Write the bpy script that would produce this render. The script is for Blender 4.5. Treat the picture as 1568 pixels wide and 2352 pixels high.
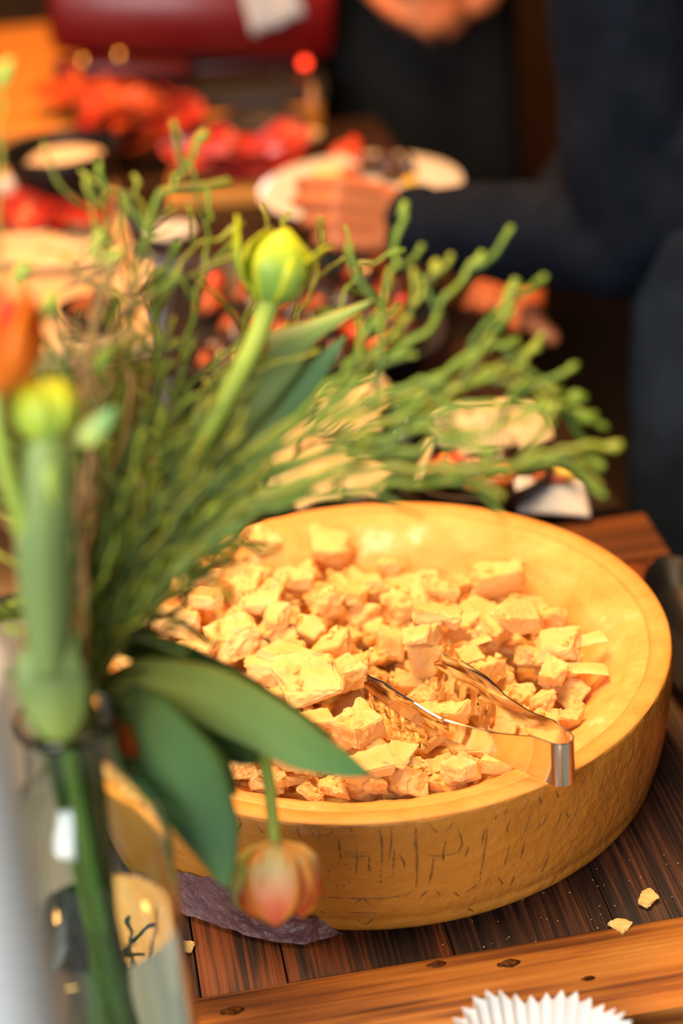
import bpy, bmesh, math, random
import numpy as np
from mathutils import Vector, Matrix, noise as mnoise
from mathutils.bvhtree import BVHTree

for o in list(bpy.data.objects):
    bpy.data.objects.remove(o)
S = bpy.context.scene
COL = S.collection
PI = math.pi

# ------------------------------------------------------------------ camera
F_PX = 70.0 / 36.0 * 2352
PITCH, ROLL = math.radians(28.12), math.radians(-4.86)
CAM = Vector((0, 0, 1.606))
FW = Vector((0, math.cos(PITCH), -math.sin(PITCH)))
RT0 = Vector((1, 0, 0)); UP0 = RT0.cross(FW)
RT = RT0 * math.cos(ROLL) + UP0 * math.sin(ROLL)
UP = UP0 * math.cos(ROLL) - RT0 * math.sin(ROLL)
cd = bpy.data.cameras.new('camera'); cam = bpy.data.objects.new('camera', cd); COL.objects.link(cam)
M = Matrix((RT, UP, -FW)).transposed().to_4x4(); M.translation = CAM
cam.matrix_world = M
cd.sensor_fit = 'VERTICAL'; cd.sensor_height = 36; cd.sensor_width = 24; cd.lens = 70
cd.clip_start = 0.05; cd.clip_end = 60
cd.dof.use_dof = True; cd.dof.focus_distance = 1.30; cd.dof.aperture_fstop = 2.8
S.camera = cam


def ray(px, py):
    return FW + RT * ((px - 784) / F_PX) - UP * ((py - 1176) / F_PX)


def at(px, py, z):                      # pixel -> point on a level surface
    d = ray(px, py); return CAM + d * ((z - CAM.z) / d.z)


def dep(px, py, D):                     # pixel -> point at a distance
    return CAM + ray(px, py) * D


# ------------------------------------------------------------------ world, lights, exposure
W = bpy.data.worlds.new('World'); S.world = W; W.use_nodes = True
W.node_tree.nodes['Background'].inputs[0].default_value = (0.55, 0.62, 0.75, 1)
W.node_tree.nodes['Background'].inputs[1].default_value = 0.05


def area(name, loc, target, size, power, col, sy=None):
    l = bpy.data.lights.new(name, 'AREA'); l.energy = power; l.color = col; l.size = size
    if sy: l.shape = 'RECTANGLE'; l.size_y = sy
    o = bpy.data.objects.new(name, l); COL.objects.link(o); o.location = loc
    o.rotation_euler = (Vector(target) - Vector(loc)).to_track_quat('-Z', 'Y').to_euler()
    return o


area('ceiling_lamp_near', (-0.15, 1.25, 2.75), (0.02, 1.15, 0.8), 1.1, 37, (1.0, 0.765, 0.44))
area('ceiling_lamp_far', (-0.25, 2.75, 2.6), (-0.2, 2.35, 0.8), 0.5, 40, (1.0, 0.40, 0.10))
area('window_daylight', (-0.85, -0.95, 1.95), (-0.08, 0.90, 0.98), 1.4, 52, (0.95, 0.975, 1.0), 1.3)
S.view_settings.view_transform = 'Standard'; S.view_settings.look = 'None'
S.view_settings.gamma = 1; S.view_settings.use_curve_mapping = False
S.view_settings.exposure = 0.6

# ------------------------------------------------------------------ helpers


LOCAL = set()                           # things whose parts are modelled in the thing's own frame


def link(o, parent=None):
    COL.objects.link(o)
    if parent is not None:
        o.parent = parent
    return o


def meshobj(name, verts, faces, mat, parent=None, smooth=True, sharp=None, uv=None):
    me = bpy.data.meshes.new(name)
    me.from_pydata([tuple(v) for v in verts], [], faces)
    me.update()
    bm = bmesh.new(); bm.from_mesh(me); bmesh.ops.recalc_face_normals(bm, faces=bm.faces); bm.to_mesh(me); bm.free()
    if smooth:
        me.polygons.foreach_set('use_smooth', [True] * len(me.polygons))
        if sharp: me.set_sharp_from_angle(angle=math.radians(sharp))
    if uv is not None:
        l = me.uv_layers.new(name='UVMap')
        for lp in me.loops:
            l.data[lp.index].uv = uv[lp.vertex_index]
    me.materials.append(mat)
    o = bpy.data.objects.new(name, me)
    if parent is not None and parent.name not in LOCAL and any(abs(c) > 1e-9 for c in parent.location):
        me.transform(Matrix.Translation(-Vector(parent.location)))
    return link(o, parent)


def tag(o, label, cat, group=None, kind=None):
    o['label'] = label
    if cat: o['category'] = cat
    if group: o['group'] = group
    if kind: o['kind'] = kind
    return o


def thing(name, label, cat, loc=(0, 0, 0), group=None):
    o = bpy.data.objects.new(name, None); o.location = loc; o.empty_display_size = 0.02
    COL.objects.link(o); return tag(o, label, cat, group)


def structure(o):
    o['kind'] = 'structure'; return o


class MB:
    """collects shapes into one mesh"""

    def __init__(s): s.v = []; s.f = []; s.uv = []

    def add(s, v, f, uv=None):
        n = len(s.v); s.v += [Vector(p) for p in v]; s.f += [tuple(i + n for i in q) for q in f]
        s.uv += (uv if uv else [(0, 0)] * len(v)); return s

    def box(s, c, size, rz=0, bev=0.0, R=None):
        bm = bmesh.new(); bmesh.ops.create_cube(bm, size=1)
        for q in bm.verts: q.co = Vector((q.co.x * size[0], q.co.y * size[1], q.co.z * size[2]))
        if bev: bmesh.ops.bevel(bm, geom=bm.edges[:], offset=bev, segments=2, affect='EDGES', profile=0.5)
        m = R if R is not None else Matrix.Rotation(rz, 3, 'Z')
        bm.verts.index_update()
        s.add([Vector(c) + m @ q.co for q in bm.verts], [[q.index for q in f.verts] for f in bm.faces]); bm.free(); return s

    def lathe(s, prof, c=(0, 0, 0), n=32, R=None, closed=False):
        v = []; f = []; c = Vector(c); k = len(prof)
        for i in range(n):
            a = 2 * PI * i / n
            for r, z in prof:
                p = Vector((r * math.cos(a), r * math.sin(a), z))
                v.append(c + (R @ p if R is not None else p))
        for i in range(n):
            j = (i + 1) % n
            for q in range(k if closed else k - 1):
                q2 = (q + 1) % k
                f.append((i * k + q, j * k + q, j * k + q2, i * k + q2))
        if not closed:
            if prof[0][0] > 1e-6: f.append(tuple(i * k for i in range(n)))
            if prof[-1][0] > 1e-6: f.append(tuple(i * k + k - 1 for i in range(n))[::-1])
        return s.add(v, f)

    def tube(s, pts, rad, n=6, cap=True):
        pts = [Vector(p) for p in pts]; m = len(pts)
        if not hasattr(rad, '__len__'): rad = [rad] * m
        v = []; f = []; prev = None
        for i, p in enumerate(pts):
            t = (pts[min(i + 1, m - 1)] - pts[max(i - 1, 0)]).normalized()
            if prev is None:
                a = Vector((0, 0, 1)) if abs(t.z) < 0.9 else Vector((1, 0, 0)); nrm = t.cross(a).normalized()
            else:
                nrm = (prev - t * prev.dot(t)).normalized()
            prev = nrm; b = t.cross(nrm)
            for k in range(n):
                a = 2 * PI * k / n
                v.append(p + (nrm * math.cos(a) + b * math.sin(a)) * rad[i])
        for i in range(m - 1):
            for k in range(n):
                k2 = (k + 1) % n
                f.append((i * n + k, i * n + k2, (i + 1) * n + k2, (i + 1) * n + k))
        if cap:
            f.append(tuple(range(n))[::-1]); f.append(tuple((m - 1) * n + k for k in range(n)))
        uv = [(k / n, i / (m - 1)) for i in range(m) for k in range(n)]
        return s.add(v, f, uv)

    def ball(s, c, r, seg=12, rings=8, R=None):
        if not hasattr(r, '__len__'): r = (r, r, r)
        v = []; f = []; c = Vector(c)
        for i in range(rings + 1):
            th = PI * i / rings
            for k in range(seg):
                a = 2 * PI * k / seg
                p = Vector((r[0] * math.sin(th) * math.cos(a), r[1] * math.sin(th) * math.sin(a), r[2] * math.cos(th)))
                v.append(c + (R @ p if R is not None else p))
        for i in range(rings):
            for k in range(seg):
                k2 = (k + 1) % seg
                f.append((i * seg + k, (i + 1) * seg + k, (i + 1) * seg + k2, i * seg + k2))
        return s.add(v, f)

    def build(s, name, mat, parent=None, smooth=True, sharp=None, weld=True):
        o = meshobj(name, s.v, s.f, mat, parent, smooth, None, s.uv)
        if weld:
            bm = bmesh.new(); bm.from_mesh(o.data); bmesh.ops.remove_doubles(bm, verts=bm.verts, dist=1e-6)
            bmesh.ops.recalc_face_normals(bm, faces=bm.faces); bm.to_mesh(o.data); bm.free()
        if smooth and sharp: o.data.set_sharp_from_angle(angle=math.radians(sharp))
        return o


def catmull(pts, n=8):
    pts = [Vector(p) for p in pts]
    if len(pts) == 2: return [pts[0].lerp(pts[1], i / n) for i in range(n + 1)]
    P = [pts[0] * 2 - pts[1]] + pts + [pts[-1] * 2 - pts[-2]]
    out = []
    for i in range(1, len(P) - 2):
        for k in range(n):
            t = k / n
            out.append(0.5 * ((2 * P[i]) + (P[i + 1] - P[i - 1]) * t + (2 * P[i - 1] - 5 * P[i] + 4 * P[i + 1] - P[i + 2]) * t * t
                              + (3 * P[i] - P[i - 1] - 3 * P[i + 1] + P[i + 2]) * t ** 3))
    out.append(pts[-1]); return out


def interp(tab, t):
    for (a, va), (b, vb) in zip(tab, tab[1:]):
        if t <= b: return va + (vb - va) * (t - a) / (b - a + 1e-9)
    return tab[-1][1]


def sheet(grid, th):
    """closed thin solid from a grid of points grid[i][j]; uv = (j, i)"""
    n, m = len(grid), len(grid[0])
    nor = []
    for i in range(n):
        row = []
        for j in range(m):
            a = grid[min(i + 1, n - 1)][j] - grid[max(i - 1, 0)][j]
            b = grid[i][min(j + 1, m - 1)] - grid[i][max(j - 1, 0)]
            c = a.cross(b); row.append(c.normalized() if c.length > 1e-12 else Vector((0, 0, 1)))
        nor.append(row)
    v = []; uv = []
    for s in (1, -1):
        for i in range(n):
            for j in range(m):
                v.append(grid[i][j] + nor[i][j] * (th / 2 * s)); uv.append((j / (m - 1), i / (n - 1)))
    f = []; o = n * m
    for i in range(n - 1):
        for j in range(m - 1):
            a, b, c, d = i * m + j, i * m + j + 1, (i + 1) * m + j + 1, (i + 1) * m + j
            f.append((a, b, c, d)); f.append((o + d, o + c, o + b, o + a))
    for i in range(n - 1):
        for j in (0, m - 1):
            a, b = i * m + j, (i + 1) * m + j; f.append((a, b, o + b, o + a))
    for j in range(m - 1):
        for i in (0, n - 1):
            a, b = i * m + j, i * m + j + 1; f.append((a, b, o + b, o + a))
    return v, f, uv


# ------------------------------------------------------------------ materials
MATS = {}


def nd(nt, t, **kw):
    n = nt.nodes.new(t)
    for k, v in kw.items(): setattr(n, k, v)
    return n


def material(name, c1, c2=None, rough=0.5, metal=0.0, scale=8.0, stretch=(1, 1, 1), bump=0.0, bscale=None, detail=4.0,
             ramp=None, sss=0.0, sss_col=None, trans=0.0, ior=1.45, sheen=0.0, coat=0.0, alpha=1.0, rot=0.0, emit=None, estr=0.0, coords='Object', spec=0.5,
             distort=0.0):
    if name in MATS: return MATS[name]
    m = bpy.data.materials.new(name); m.use_nodes = True; nt = m.node_tree
    b = nt.nodes['Principled BSDF']; L = nt.links.new
    b.inputs['Base Color'].default_value = (*c1, 1)
    b.inputs['Roughness'].default_value = rough; b.inputs['Metallic'].default_value = metal
    b.inputs['IOR'].default_value = ior; b.inputs['Transmission Weight'].default_value = trans
    b.inputs['Alpha'].default_value = alpha; b.inputs['Specular IOR Level'].default_value = spec
    if sheen: b.inputs['Sheen Weight'].default_value = sheen
    if coat: b.inputs['Coat Weight'].default_value = coat; b.inputs['Coat Roughness'].default_value = 0.15
    if sss:
        b.inputs['Subsurface Weight'].default_value = sss; b.inputs['Subsurface Radius'].default_value = sss_col or (0.01, 0.006, 0.003)
        b.inputs['Subsurface Scale'].default_value = 1.0
    if emit:
        b.inputs['Emission Color'].default_value = (*emit, 1); b.inputs['Emission Strength'].default_value = estr
    tc = nd(nt, 'ShaderNodeTexCoord'); mp = nd(nt, 'ShaderNodeMapping')
    L(tc.outputs[coords], mp.inputs[0]); mp.inputs['Scale'].default_value = stretch; mp.inputs['Rotation'].default_value = (0, 0, rot)
    if c2 is not None or ramp:
        nz = nd(nt, 'ShaderNodeTexNoise'); nz.inputs['Scale'].default_value = scale; nz.inputs['Detail'].default_value = detail
        nz.inputs['Distortion'].default_value = distort
        L(mp.outputs[0], nz.inputs['Vector'])
        cr = nd(nt, 'ShaderNodeValToRGB'); L(nz.outputs['Fac'], cr.inputs[0])
        st = ramp or [(0.35, c1), (0.65, c2)]
        e = cr.color_ramp.elements
        while len(e) < len(st): e.new(0.5)
        for q, (p, c) in zip(e, st): q.position = p; q.color = (*c, 1)
        L(cr.outputs[0], b.inputs['Base Color'])
    if bump:
        n2 = nd(nt, 'ShaderNodeTexNoise'); n2.inputs['Scale'].default_value = bscale or scale * 3; n2.inputs['Detail'].default_value = 6
        L(mp.outputs[0], n2.inputs['Vector'])
        bp = nd(nt, 'ShaderNodeBump'); bp.inputs['Strength'].default_value = 1.0; bp.inputs['Distance'].default_value = bump
        L(n2.outputs['Fac'], bp.inputs['Height']); L(bp.outputs[0], b.inputs['Normal'])
    MATS[name] = m; return m


def uv_material(name, vramp, edge=None, rough=0.45, trans_col=None, streak=0.0, translucent=0.25, spec=0.4):
    """colour runs along the length (v); edge colour at the margins (u); thin tissue lets light through"""
    m = bpy.data.materials.new(name); m.use_nodes = True; nt = m.node_tree; L = nt.links.new
    b = nt.nodes['Principled BSDF']; b.inputs['Roughness'].default_value = rough; b.inputs['Specular IOR Level'].default_value = spec
    uv = nd(nt, 'ShaderNodeUVMap'); sp = nd(nt, 'ShaderNodeSeparateXYZ'); L(uv.outputs[0], sp.inputs[0])
    mp = nd(nt, 'ShaderNodeMapping'); mp.inputs['Scale'].default_value = (14, 1.2, 1); L(uv.outputs[0], mp.inputs[0])
    nz = nd(nt, 'ShaderNodeTexNoise'); nz.inputs['Scale'].default_value = 1.6; nz.inputs['Detail'].default_value = 3; L(mp.outputs[0], nz.inputs['Vector'])
    ad = nd(nt, 'ShaderNodeMath', operation='MULTIPLY_ADD'); L(nz.outputs['Fac'], ad.inputs[0]); ad.inputs[1].default_value = streak; L(sp.outputs['Y'], ad.inputs[2])
    a2 = nd(nt, 'ShaderNodeMath', operation='SUBTRACT'); L(ad.outputs[0], a2.inputs[0]); a2.inputs[1].default_value = streak * 0.5
    cr = nd(nt, 'ShaderNodeValToRGB'); L(a2.outputs[0], cr.inputs[0]); e = cr.color_ramp.elements
    while len(e) < len(vramp): e.new(0.5)
    for q, (p, c) in zip(e, vramp): q.position = p; q.color = (*c, 1)
    out = cr.outputs[0]
    if edge:
        ec, e0, e1 = edge
        s1 = nd(nt, 'ShaderNodeMath', operation='SUBTRACT'); L(sp.outputs['X'], s1.inputs[0]); s1.inputs[1].default_value = 0.5
        s2 = nd(nt, 'ShaderNodeMath', operation='ABSOLUTE'); L(s1.outputs[0], s2.inputs[0])
        mr = nd(nt, 'ShaderNodeMapRange'); mr.inputs['From Min'].default_value = e0; mr.inputs['From Max'].default_value = e1; L(s2.outputs[0], mr.inputs['Value'])
        mx = nd(nt, 'ShaderNodeMix', data_type='RGBA'); L(mr.outputs[0], mx.inputs['Factor']); L(out, mx.inputs[6]); mx.inputs[7].default_value = (*ec, 1)
        out = mx.outputs[2]
    L(out, b.inputs['Base Color'])
    tr = nd(nt, 'ShaderNodeBsdfTranslucent'); L(out, tr.inputs[0])
    ms = nd(nt, 'ShaderNodeMixShader'); ms.inputs[0].default_value = translucent
    L(b.outputs[0], ms.inputs[1]); L(tr.outputs[0], ms.inputs[2])
    L(ms.outputs[0], nt.nodes['Material Output'].inputs[0])
    MATS[name] = m; return m


SSC = (0.012, 0.006, 0.0025)
cheese_m = material('cheese_paste', (0.90, 0.50, 0.12), (0.95, 0.61, 0.20), rough=0.62, scale=45, bump=0.0012, bscale=210, sss=0.22, sss_col=SSC, spec=0.35)
chunk_m = material('cheese_chunk_paste', (0.93, 0.50, 0.140), (0.97, 0.63, 0.245), rough=0.62, scale=1.3, bump=0.0011, bscale=5.5, sss=0.22, sss_col=SSC, spec=0.35)
cheese_cut_m = material('cheese_scraped', (0.80, 0.43, 0.125), rough=0.55, scale=26, bump=0.0018, bscale=120, sss=0.22, sss_col=SSC, spec=0.4,
                        ramp=[(0.30, (0.82, 0.32, 0.060)), (0.50, (0.89, 0.40, 0.095)), (0.64, (0.92, 0.47, 0.14)), (0.74, (0.97, 0.72, 0.40))])
cheese_dark_m = material('cheese_near_rind', (0.78, 0.27, 0.042), (0.86, 0.35, 0.07), rough=0.5, scale=40, bump=0.0006, bscale=160, sss=0.2, sss_col=SSC)
rind_m = material('rind', (0.48, 0.175, 0.018), (0.58, 0.23, 0.030), rough=0.42, scale=14, bump=0.0016, bscale=130, spec=0.5, coat=0.12)
mark_m = material('stamp_line', (0.17, 0.066, 0.012), (0.36, 0.15, 0.028), rough=0.6, scale=150)
steel_m = material('polished_steel', (0.86, 0.85, 0.84), rough=0.10, metal=1.0, bump=0.0002, bscale=14)
film_m = material('cling_film', (0.15, 0.060, 0.065), (0.27, 0.14, 0.15), rough=0.15, scale=20, bump=0.006, bscale=110, coat=0.6, alpha=0.8, spec=0.8)
def wood(name, ramp, along='y', grain=240.0, patch=9.0, rough=0.5, bump=0.0008, mix=0.5):
    """colour bands: broad stains and fine grain, both drawn out along the board"""
    m = material(name, ramp[0][1], rough=rough, spec=0.35); nt = m.node_tree; L = nt.links.new; b = nt.nodes['Principled BSDF']
    tc = nd(nt, 'ShaderNodeTexCoord'); outs = []
    for sc, st, dt, ds in ((grain, 0.022, 5, 0.1), (patch, 0.16, 6, 0.5)):
        mp = nd(nt, 'ShaderNodeMapping'); mp.inputs['Scale'].default_value = {'x': (st, 1, 1), 'y': (1, st, 1), 'z': (1, 1, st)}[along]
        nz = nd(nt, 'ShaderNodeTexNoise'); nz.inputs['Scale'].default_value = sc; nz.inputs['Detail'].default_value = dt; nz.inputs['Distortion'].default_value = ds
        L(tc.outputs['Object'], mp.inputs[0]); L(mp.outputs[0], nz.inputs['Vector']); outs.append(nz.outputs['Fac'])
    mx = nd(nt, 'ShaderNodeMix'); mx.inputs[0].default_value = mix; L(outs[0], mx.inputs[2]); L(outs[1], mx.inputs[3])
    cr = nd(nt, 'ShaderNodeValToRGB'); L(mx.outputs[0], cr.inputs[0]); e = cr.color_ramp.elements
    while len(e) < len(ramp): e.new(0.5)
    for q, (p, c) in zip(e, ramp): q.position = p; q.color = (*c, 1)
    L(cr.outputs[0], b.inputs['Base Color'])
    bp = nd(nt, 'ShaderNodeBump'); bp.inputs['Distance'].default_value = bump; L(outs[0], bp.inputs['Height']); L(bp.outputs[0], b.inputs['Normal'])
    return m


dark_wood_m = wood('dark_stained_wood', [(0.38, (0.005, 0.003, 0.002)), (0.47, (0.026, 0.009, 0.005)), (0.55, (0.070, 0.021, 0.009)), (0.67, (0.19, 0.055, 0.014))], grain=400, mix=0.42, bump=0.0014)
worn_wood_m = wood('worn_orange_wood', [(0.40, (0.010, 0.005, 0.003)), (0.48, (0.055, 0.016, 0.007)), (0.54, (0.20, 0.042, 0.008)), (0.70, (0.32, 0.080, 0.015))], grain=300, mix=0.58, patch=16, bump=0.0012)
frame_wood_m = wood('frame_wood', [(0.34, (0.050, 0.014, 0.005)), (0.44, (0.22, 0.060, 0.011)), (0.53, (0.44, 0.14, 0.022)), (0.68, (0.60, 0.23, 0.045))], along='x', grain=190, patch=34, mix=0.58)
back_wood_m = wood('back_frame_wood', [(0.30, (0.02, 0.009, 0.005)), (0.5, (0.11, 0.032, 0.009)), (0.7, (0.22, 0.066, 0.014))], along='x', patch=16)
leg_wood_m = wood('leg_wood', [(0.3, (0.02, 0.01, 0.006)), (0.6, (0.06, 0.025, 0.012))], along='z')
knot_m = material('knot', (0.03, 0.010, 0.004), (0.16, 0.05, 0.012), rough=0.9, scale=260, spec=0.05)
grey_wood_m = wood('grey_wood', [(0.3, (0.10, 0.115, 0.12)), (0.6, (0.17, 0.185, 0.19)), (0.8, (0.23, 0.24, 0.24))])
buffet_wood_m = wood('buffet_dark_wood', [(0.3, (0.010, 0.006, 0.004)), (0.6, (0.035, 0.016, 0.009)), (0.8, (0.07, 0.028, 0.012))], rough=0.35)
pale_wood_m = wood('pale_wood', [(0.3, (0.62, 0.36, 0.17)), (0.7, (0.74, 0.47, 0.25))])
orange_wood_m = wood('orange_wood', [(0.3, (0.60, 0.21, 0.030)), (0.7, (0.74, 0.30, 0.05))], along='x')
black_m = material('black_ceramic', (0.009, 0.008, 0.008), rough=0.42, spec=0.25)
blackmat_m = material('black_iron', (0.014, 0.013, 0.013), (0.022, 0.02, 0.02), rough=0.45, scale=40, bump=0.0005)
white_m = material('white_china', (0.74, 0.66, 0.58), rough=0.22, coat=0.3)
paper_m = material('white_paper', (0.86, 0.86, 0.83), (0.80, 0.80, 0.78), rough=0.8, scale=30, sss=0.1)
napkin_m = material('white_cloth', (0.72, 0.66, 0.64), (0.64, 0.58, 0.57), rough=0.9, scale=60, bump=0.0008, sheen=0.2)
glass_m = material('green_glass', (0.86, 0.95, 0.91), rough=0.02, trans=1.0, ior=1.47)
clear_glass_m = material('clear_glass', (0.97, 0.98, 0.98), rough=0.01, trans=1.0, ior=1.45)
water_m = material('water', (0.95, 0.98, 0.96), rough=0.0, trans=1.0, ior=1.33)
wax_m = material('white_wax', (0.60, 0.61, 0.59), (0.56, 0.57, 0.55), rough=0.5, scale=10, sss=0.3, sss_col=(0.02, 0.015, 0.012))
skin_m = material('skin', (0.60, 0.165, 0.060), (0.68, 0.22, 0.09), rough=0.5, scale=18, bump=0.0006, bscale=160, sss=0.15, sss_col=(0.02, 0.008, 0.004))
sweater_m = material('navy_knit', (0.005, 0.0075, 0.014), (0.009, 0.012, 0.021), rough=0.95, scale=30, bump=0.001, bscale=500, spec=0.1)
jeans_m = material('dark_denim', (0.012, 0.016, 0.024), (0.024, 0.031, 0.044), rough=0.95, scale=14, bump=0.0006, bscale=700, spec=0.1)
seam_m = material('denim_seam', (0.20, 0.20, 0.215), rough=0.9)
blackcloth_m = material('black_cloth', (0.006, 0.006, 0.007), (0.010, 0.010, 0.011), rough=0.9, scale=20, bump=0.001, bscale=300)
trimcloth_m = material('brown_trim', (0.09, 0.045, 0.015), rough=0.9)
bead_m = material('dark_bead', (0.03, 0.014, 0.008), rough=0.2, coat=0.4)
goldbead_m = material('amber_bead', (0.55, 0.22, 0.04), rough=0.25, coat=0.4)
red_m = material('red_enamel', (0.15, 0.002, 0.002), rough=0.35, coat=0.15)
darkred_m = material('dark_red_enamel', (0.07, 0.0015, 0.002), rough=0.4, coat=0.1)
brass_m = material('brass', (0.72, 0.45, 0.15), rough=0.25, metal=1.0)
led_m = material('red_led', (0.9, 0.05, 0.02), rough=0.3, emit=(1.0, 0.05, 0.015), estr=4.0)
meat_m = material('cured_meat', (0.42, 0.020, 0.012), rough=0.4, scale=38, ramp=[(0.35, (0.34, 0.008, 0.005)), (0.58, (0.46, 0.024, 0.010)), (0.75, (0.58, 0.13, 0.06))], coat=0.1)
meat2_m = material('orange_meat', (0.60, 0.10, 0.02), rough=0.4, scale=30, ramp=[(0.35, (0.52, 0.05, 0.012)), (0.6, (0.60, 0.10, 0.014)), (0.78, (0.68, 0.22, 0.07))], coat=0.1)
stew_m = material('braised_meat', (0.045, 0.014, 0.008), (0.09, 0.03, 0.014), rough=0.25, scale=40, coat=0.4)
pepper_m = material('red_pepper', (0.70, 0.020, 0.008), (0.80, 0.10, 0.012), rough=0.25, scale=10, coat=0.4)
potato_m = material('golden_potato', (0.82, 0.46, 0.13), (0.88, 0.56, 0.22), rough=0.5, scale=30)
bread_m = material('bread', (0.72, 0.44, 0.20), (0.84, 0.60, 0.33), rough=0.85, scale=30, bump=0.002, bscale=90)
cracker_m = material('crispbread', (0.76, 0.46, 0.18), (0.86, 0.60, 0.30), rough=0.75, scale=40, bump=0.0012, bscale=120)
cream_m = material('cream_dip', (0.74, 0.50, 0.30), (0.80, 0.58, 0.38), rough=0.5, scale=20, bump=0.002, bscale=40)
chili_m = material('orange_pepper_strip', (0.36, 0.055, 0.010), (0.50, 0.105, 0.016), rough=0.4, scale=15, coat=0.15)
lemon_m = material('yellow_wedge', (0.90, 0.52, 0.03), (0.95, 0.62, 0.08), rough=0.4, scale=20, coat=0.2)
olive_m = material('green_herb', (0.08, 0.16, 0.02), (0.14, 0.24, 0.03), rough=0.5, scale=20)
floor_m = wood('floor_wood', [(0.3, (0.012, 0.008, 0.006)), (0.7, (0.04, 0.022, 0.012))])
wall_m = material('brown_plaster', (0.05, 0.024, 0.009), (0.07, 0.032, 0.012), rough=0.9, scale=5, bump=0.002)
wallp_m = material('wall_panel', (0.05, 0.022, 0.010), (0.08, 0.034, 0.013), rough=0.6, scale=6, stretch=(1, 1, 0.1))
G = lambda *a: a
leaf_m = uv_material('tulip_leaf', [(0.0, (0.30, 0.42, 0.09)), (0.3, (0.15, 0.29, 0.085)), (0.8, (0.11, 0.23, 0.10)), (1.0, (0.15, 0.29, 0.10))],
                     edge=((0.20, 0.36, 0.08), 0.38, 0.5), rough=0.42, streak=0.25, translucent=0.18)
leafb_m = uv_material('lit_tulip_leaf', [(0.0, (0.72, 0.74, 0.18)), (0.30, (0.76, 0.88, 0.20)), (0.6, (0.46, 0.68, 0.20)), (1.0, (0.20, 0.48, 0.17))], rough=0.36, streak=0.25, translucent=0.28)  # colour brightened toward the base to carry the lit highlight on the leaf
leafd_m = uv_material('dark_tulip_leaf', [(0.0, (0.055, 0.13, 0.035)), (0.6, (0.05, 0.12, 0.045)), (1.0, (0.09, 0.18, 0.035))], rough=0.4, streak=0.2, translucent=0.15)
leafo_m = uv_material('olive_tulip_leaf', [(0.0, (0.25, 0.35, 0.10)), (0.5, (0.24, 0.34, 0.11)), (1.0, (0.32, 0.42, 0.08))], rough=0.45, streak=0.2, translucent=0.2)
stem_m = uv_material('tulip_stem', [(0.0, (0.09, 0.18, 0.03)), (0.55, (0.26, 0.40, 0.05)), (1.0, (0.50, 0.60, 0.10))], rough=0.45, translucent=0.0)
petalg_m = uv_material('green_petal', [(0.0, (0.24, 0.44, 0.08)), (0.45, (0.40, 0.60, 0.08)), (0.75, (0.72, 0.76, 0.03)), (1.0, (0.86, 0.80, 0.02))], edge=((0.84, 0.80, 0.03), 0.30, 0.5), rough=0.45, streak=0.2)
petalo_m = uv_material('orange_petal', [(0.0, (0.97, 0.94, 0.50)), (0.28, (0.98, 0.88, 0.46)), (0.50, (0.98, 0.60, 0.30)), (0.74, (0.97, 0.32, 0.13)), (1.0, (0.97, 0.22, 0.10))],
                       edge=((0.96, 0.46, 0.03), 0.28, 0.48), rough=0.45, streak=0.25, translucent=0.5)
petalgreen_m = uv_material('green_flap_petal', [(0.0, (0.80, 0.76, 0.25)), (0.4, (0.50, 0.55, 0.10)), (1.0, (0.62, 0.55, 0.22))], rough=0.5, streak=0.2, translucent=0.3)
petalr_m = uv_material('red_petal', [(0.0, (0.92, 0.30, 0.02)), (0.4, (0.90, 0.14, 0.015)), (0.8, (0.85, 0.05, 0.02)), (1.0, (0.88, 0.12, 0.02))],
                       edge=((0.95, 0.30, 0.012), 0.22, 0.5), rough=0.45, streak=0.3, translucent=0.3)
twig_m = uv_material('green_twig', [(0.0, (0.05, 0.085, 0.010)), (0.5, (0.13, 0.20, 0.017)), (1.0, (0.26, 0.34, 0.03))], rough=0.5, translucent=0.0, streak=0.2)
twigd_m = uv_material('dark_green_twig', [(0.0, (0.025, 0.05, 0.008)), (1.0, (0.08, 0.13, 0.016))], rough=0.55, translucent=0.0, streak=0.2)
twigy_m = uv_material('olive_twig', [(0.0, (0.07, 0.075, 0.010)), (0.5, (0.20, 0.21, 0.017)), (1.0, (0.36, 0.36, 0.03))], rough=0.5, translucent=0.0, streak=0.2)
tan_m = uv_material('tan_twig', [(0.0, (0.28, 0.15, 0.05)), (1.0, (0.45, 0.27, 0.10))], rough=0.6, translucent=0.0, streak=0.2)
bud_m = material('lime_bud', (0.34, 0.48, 0.06), (0.42, 0.54, 0.08), rough=0.5, scale=60)
bract_m = uv_material('grey_green_blade', [(0.0, (0.13, 0.20, 0.07)), (1.0, (0.25, 0.34, 0.15))], rough=0.5, streak=0.2)

# ------------------------------------------------------------------ the room
TZ = 0.76                                     # height of the wooden table
structure(MB().box((0, 2.5, -0.05), (9, 9, 0.1)).build('floor', floor_m, smooth=False))
structure(MB().box((0, 4.75, 1.4), (9, 0.1, 2.8)).build('wall_back', wall_m, smooth=False))
structure(MB().box((2.9, 2.5, 1.4), (0.1, 9, 2.8)).build('wall_right', wallp_m, smooth=False))
structure(MB().box((0, 4.69, 0.06), (9, 0.02, 0.12)).build('baseboard_back', wallp_m, smooth=False))

# ------------------------------------------------------------------ wooden table (own frame: x along the front edge, y away)
TR = math.radians(7.0)
wt = thing('wooden_table', 'rustic dark stained plank table with orange breadboard ends under the cheese wheel', 'table', (0.026, 0.975, 0))
wt.rotation_euler = (0, 0, TR); LOCAL.add(wt.name)


def tf(a, b, z=TZ):
    return Vector((0.026 + a * math.cos(TR) - b * math.sin(TR), 0.975 + a * math.sin(TR) + b * math.cos(TR), z))


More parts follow.
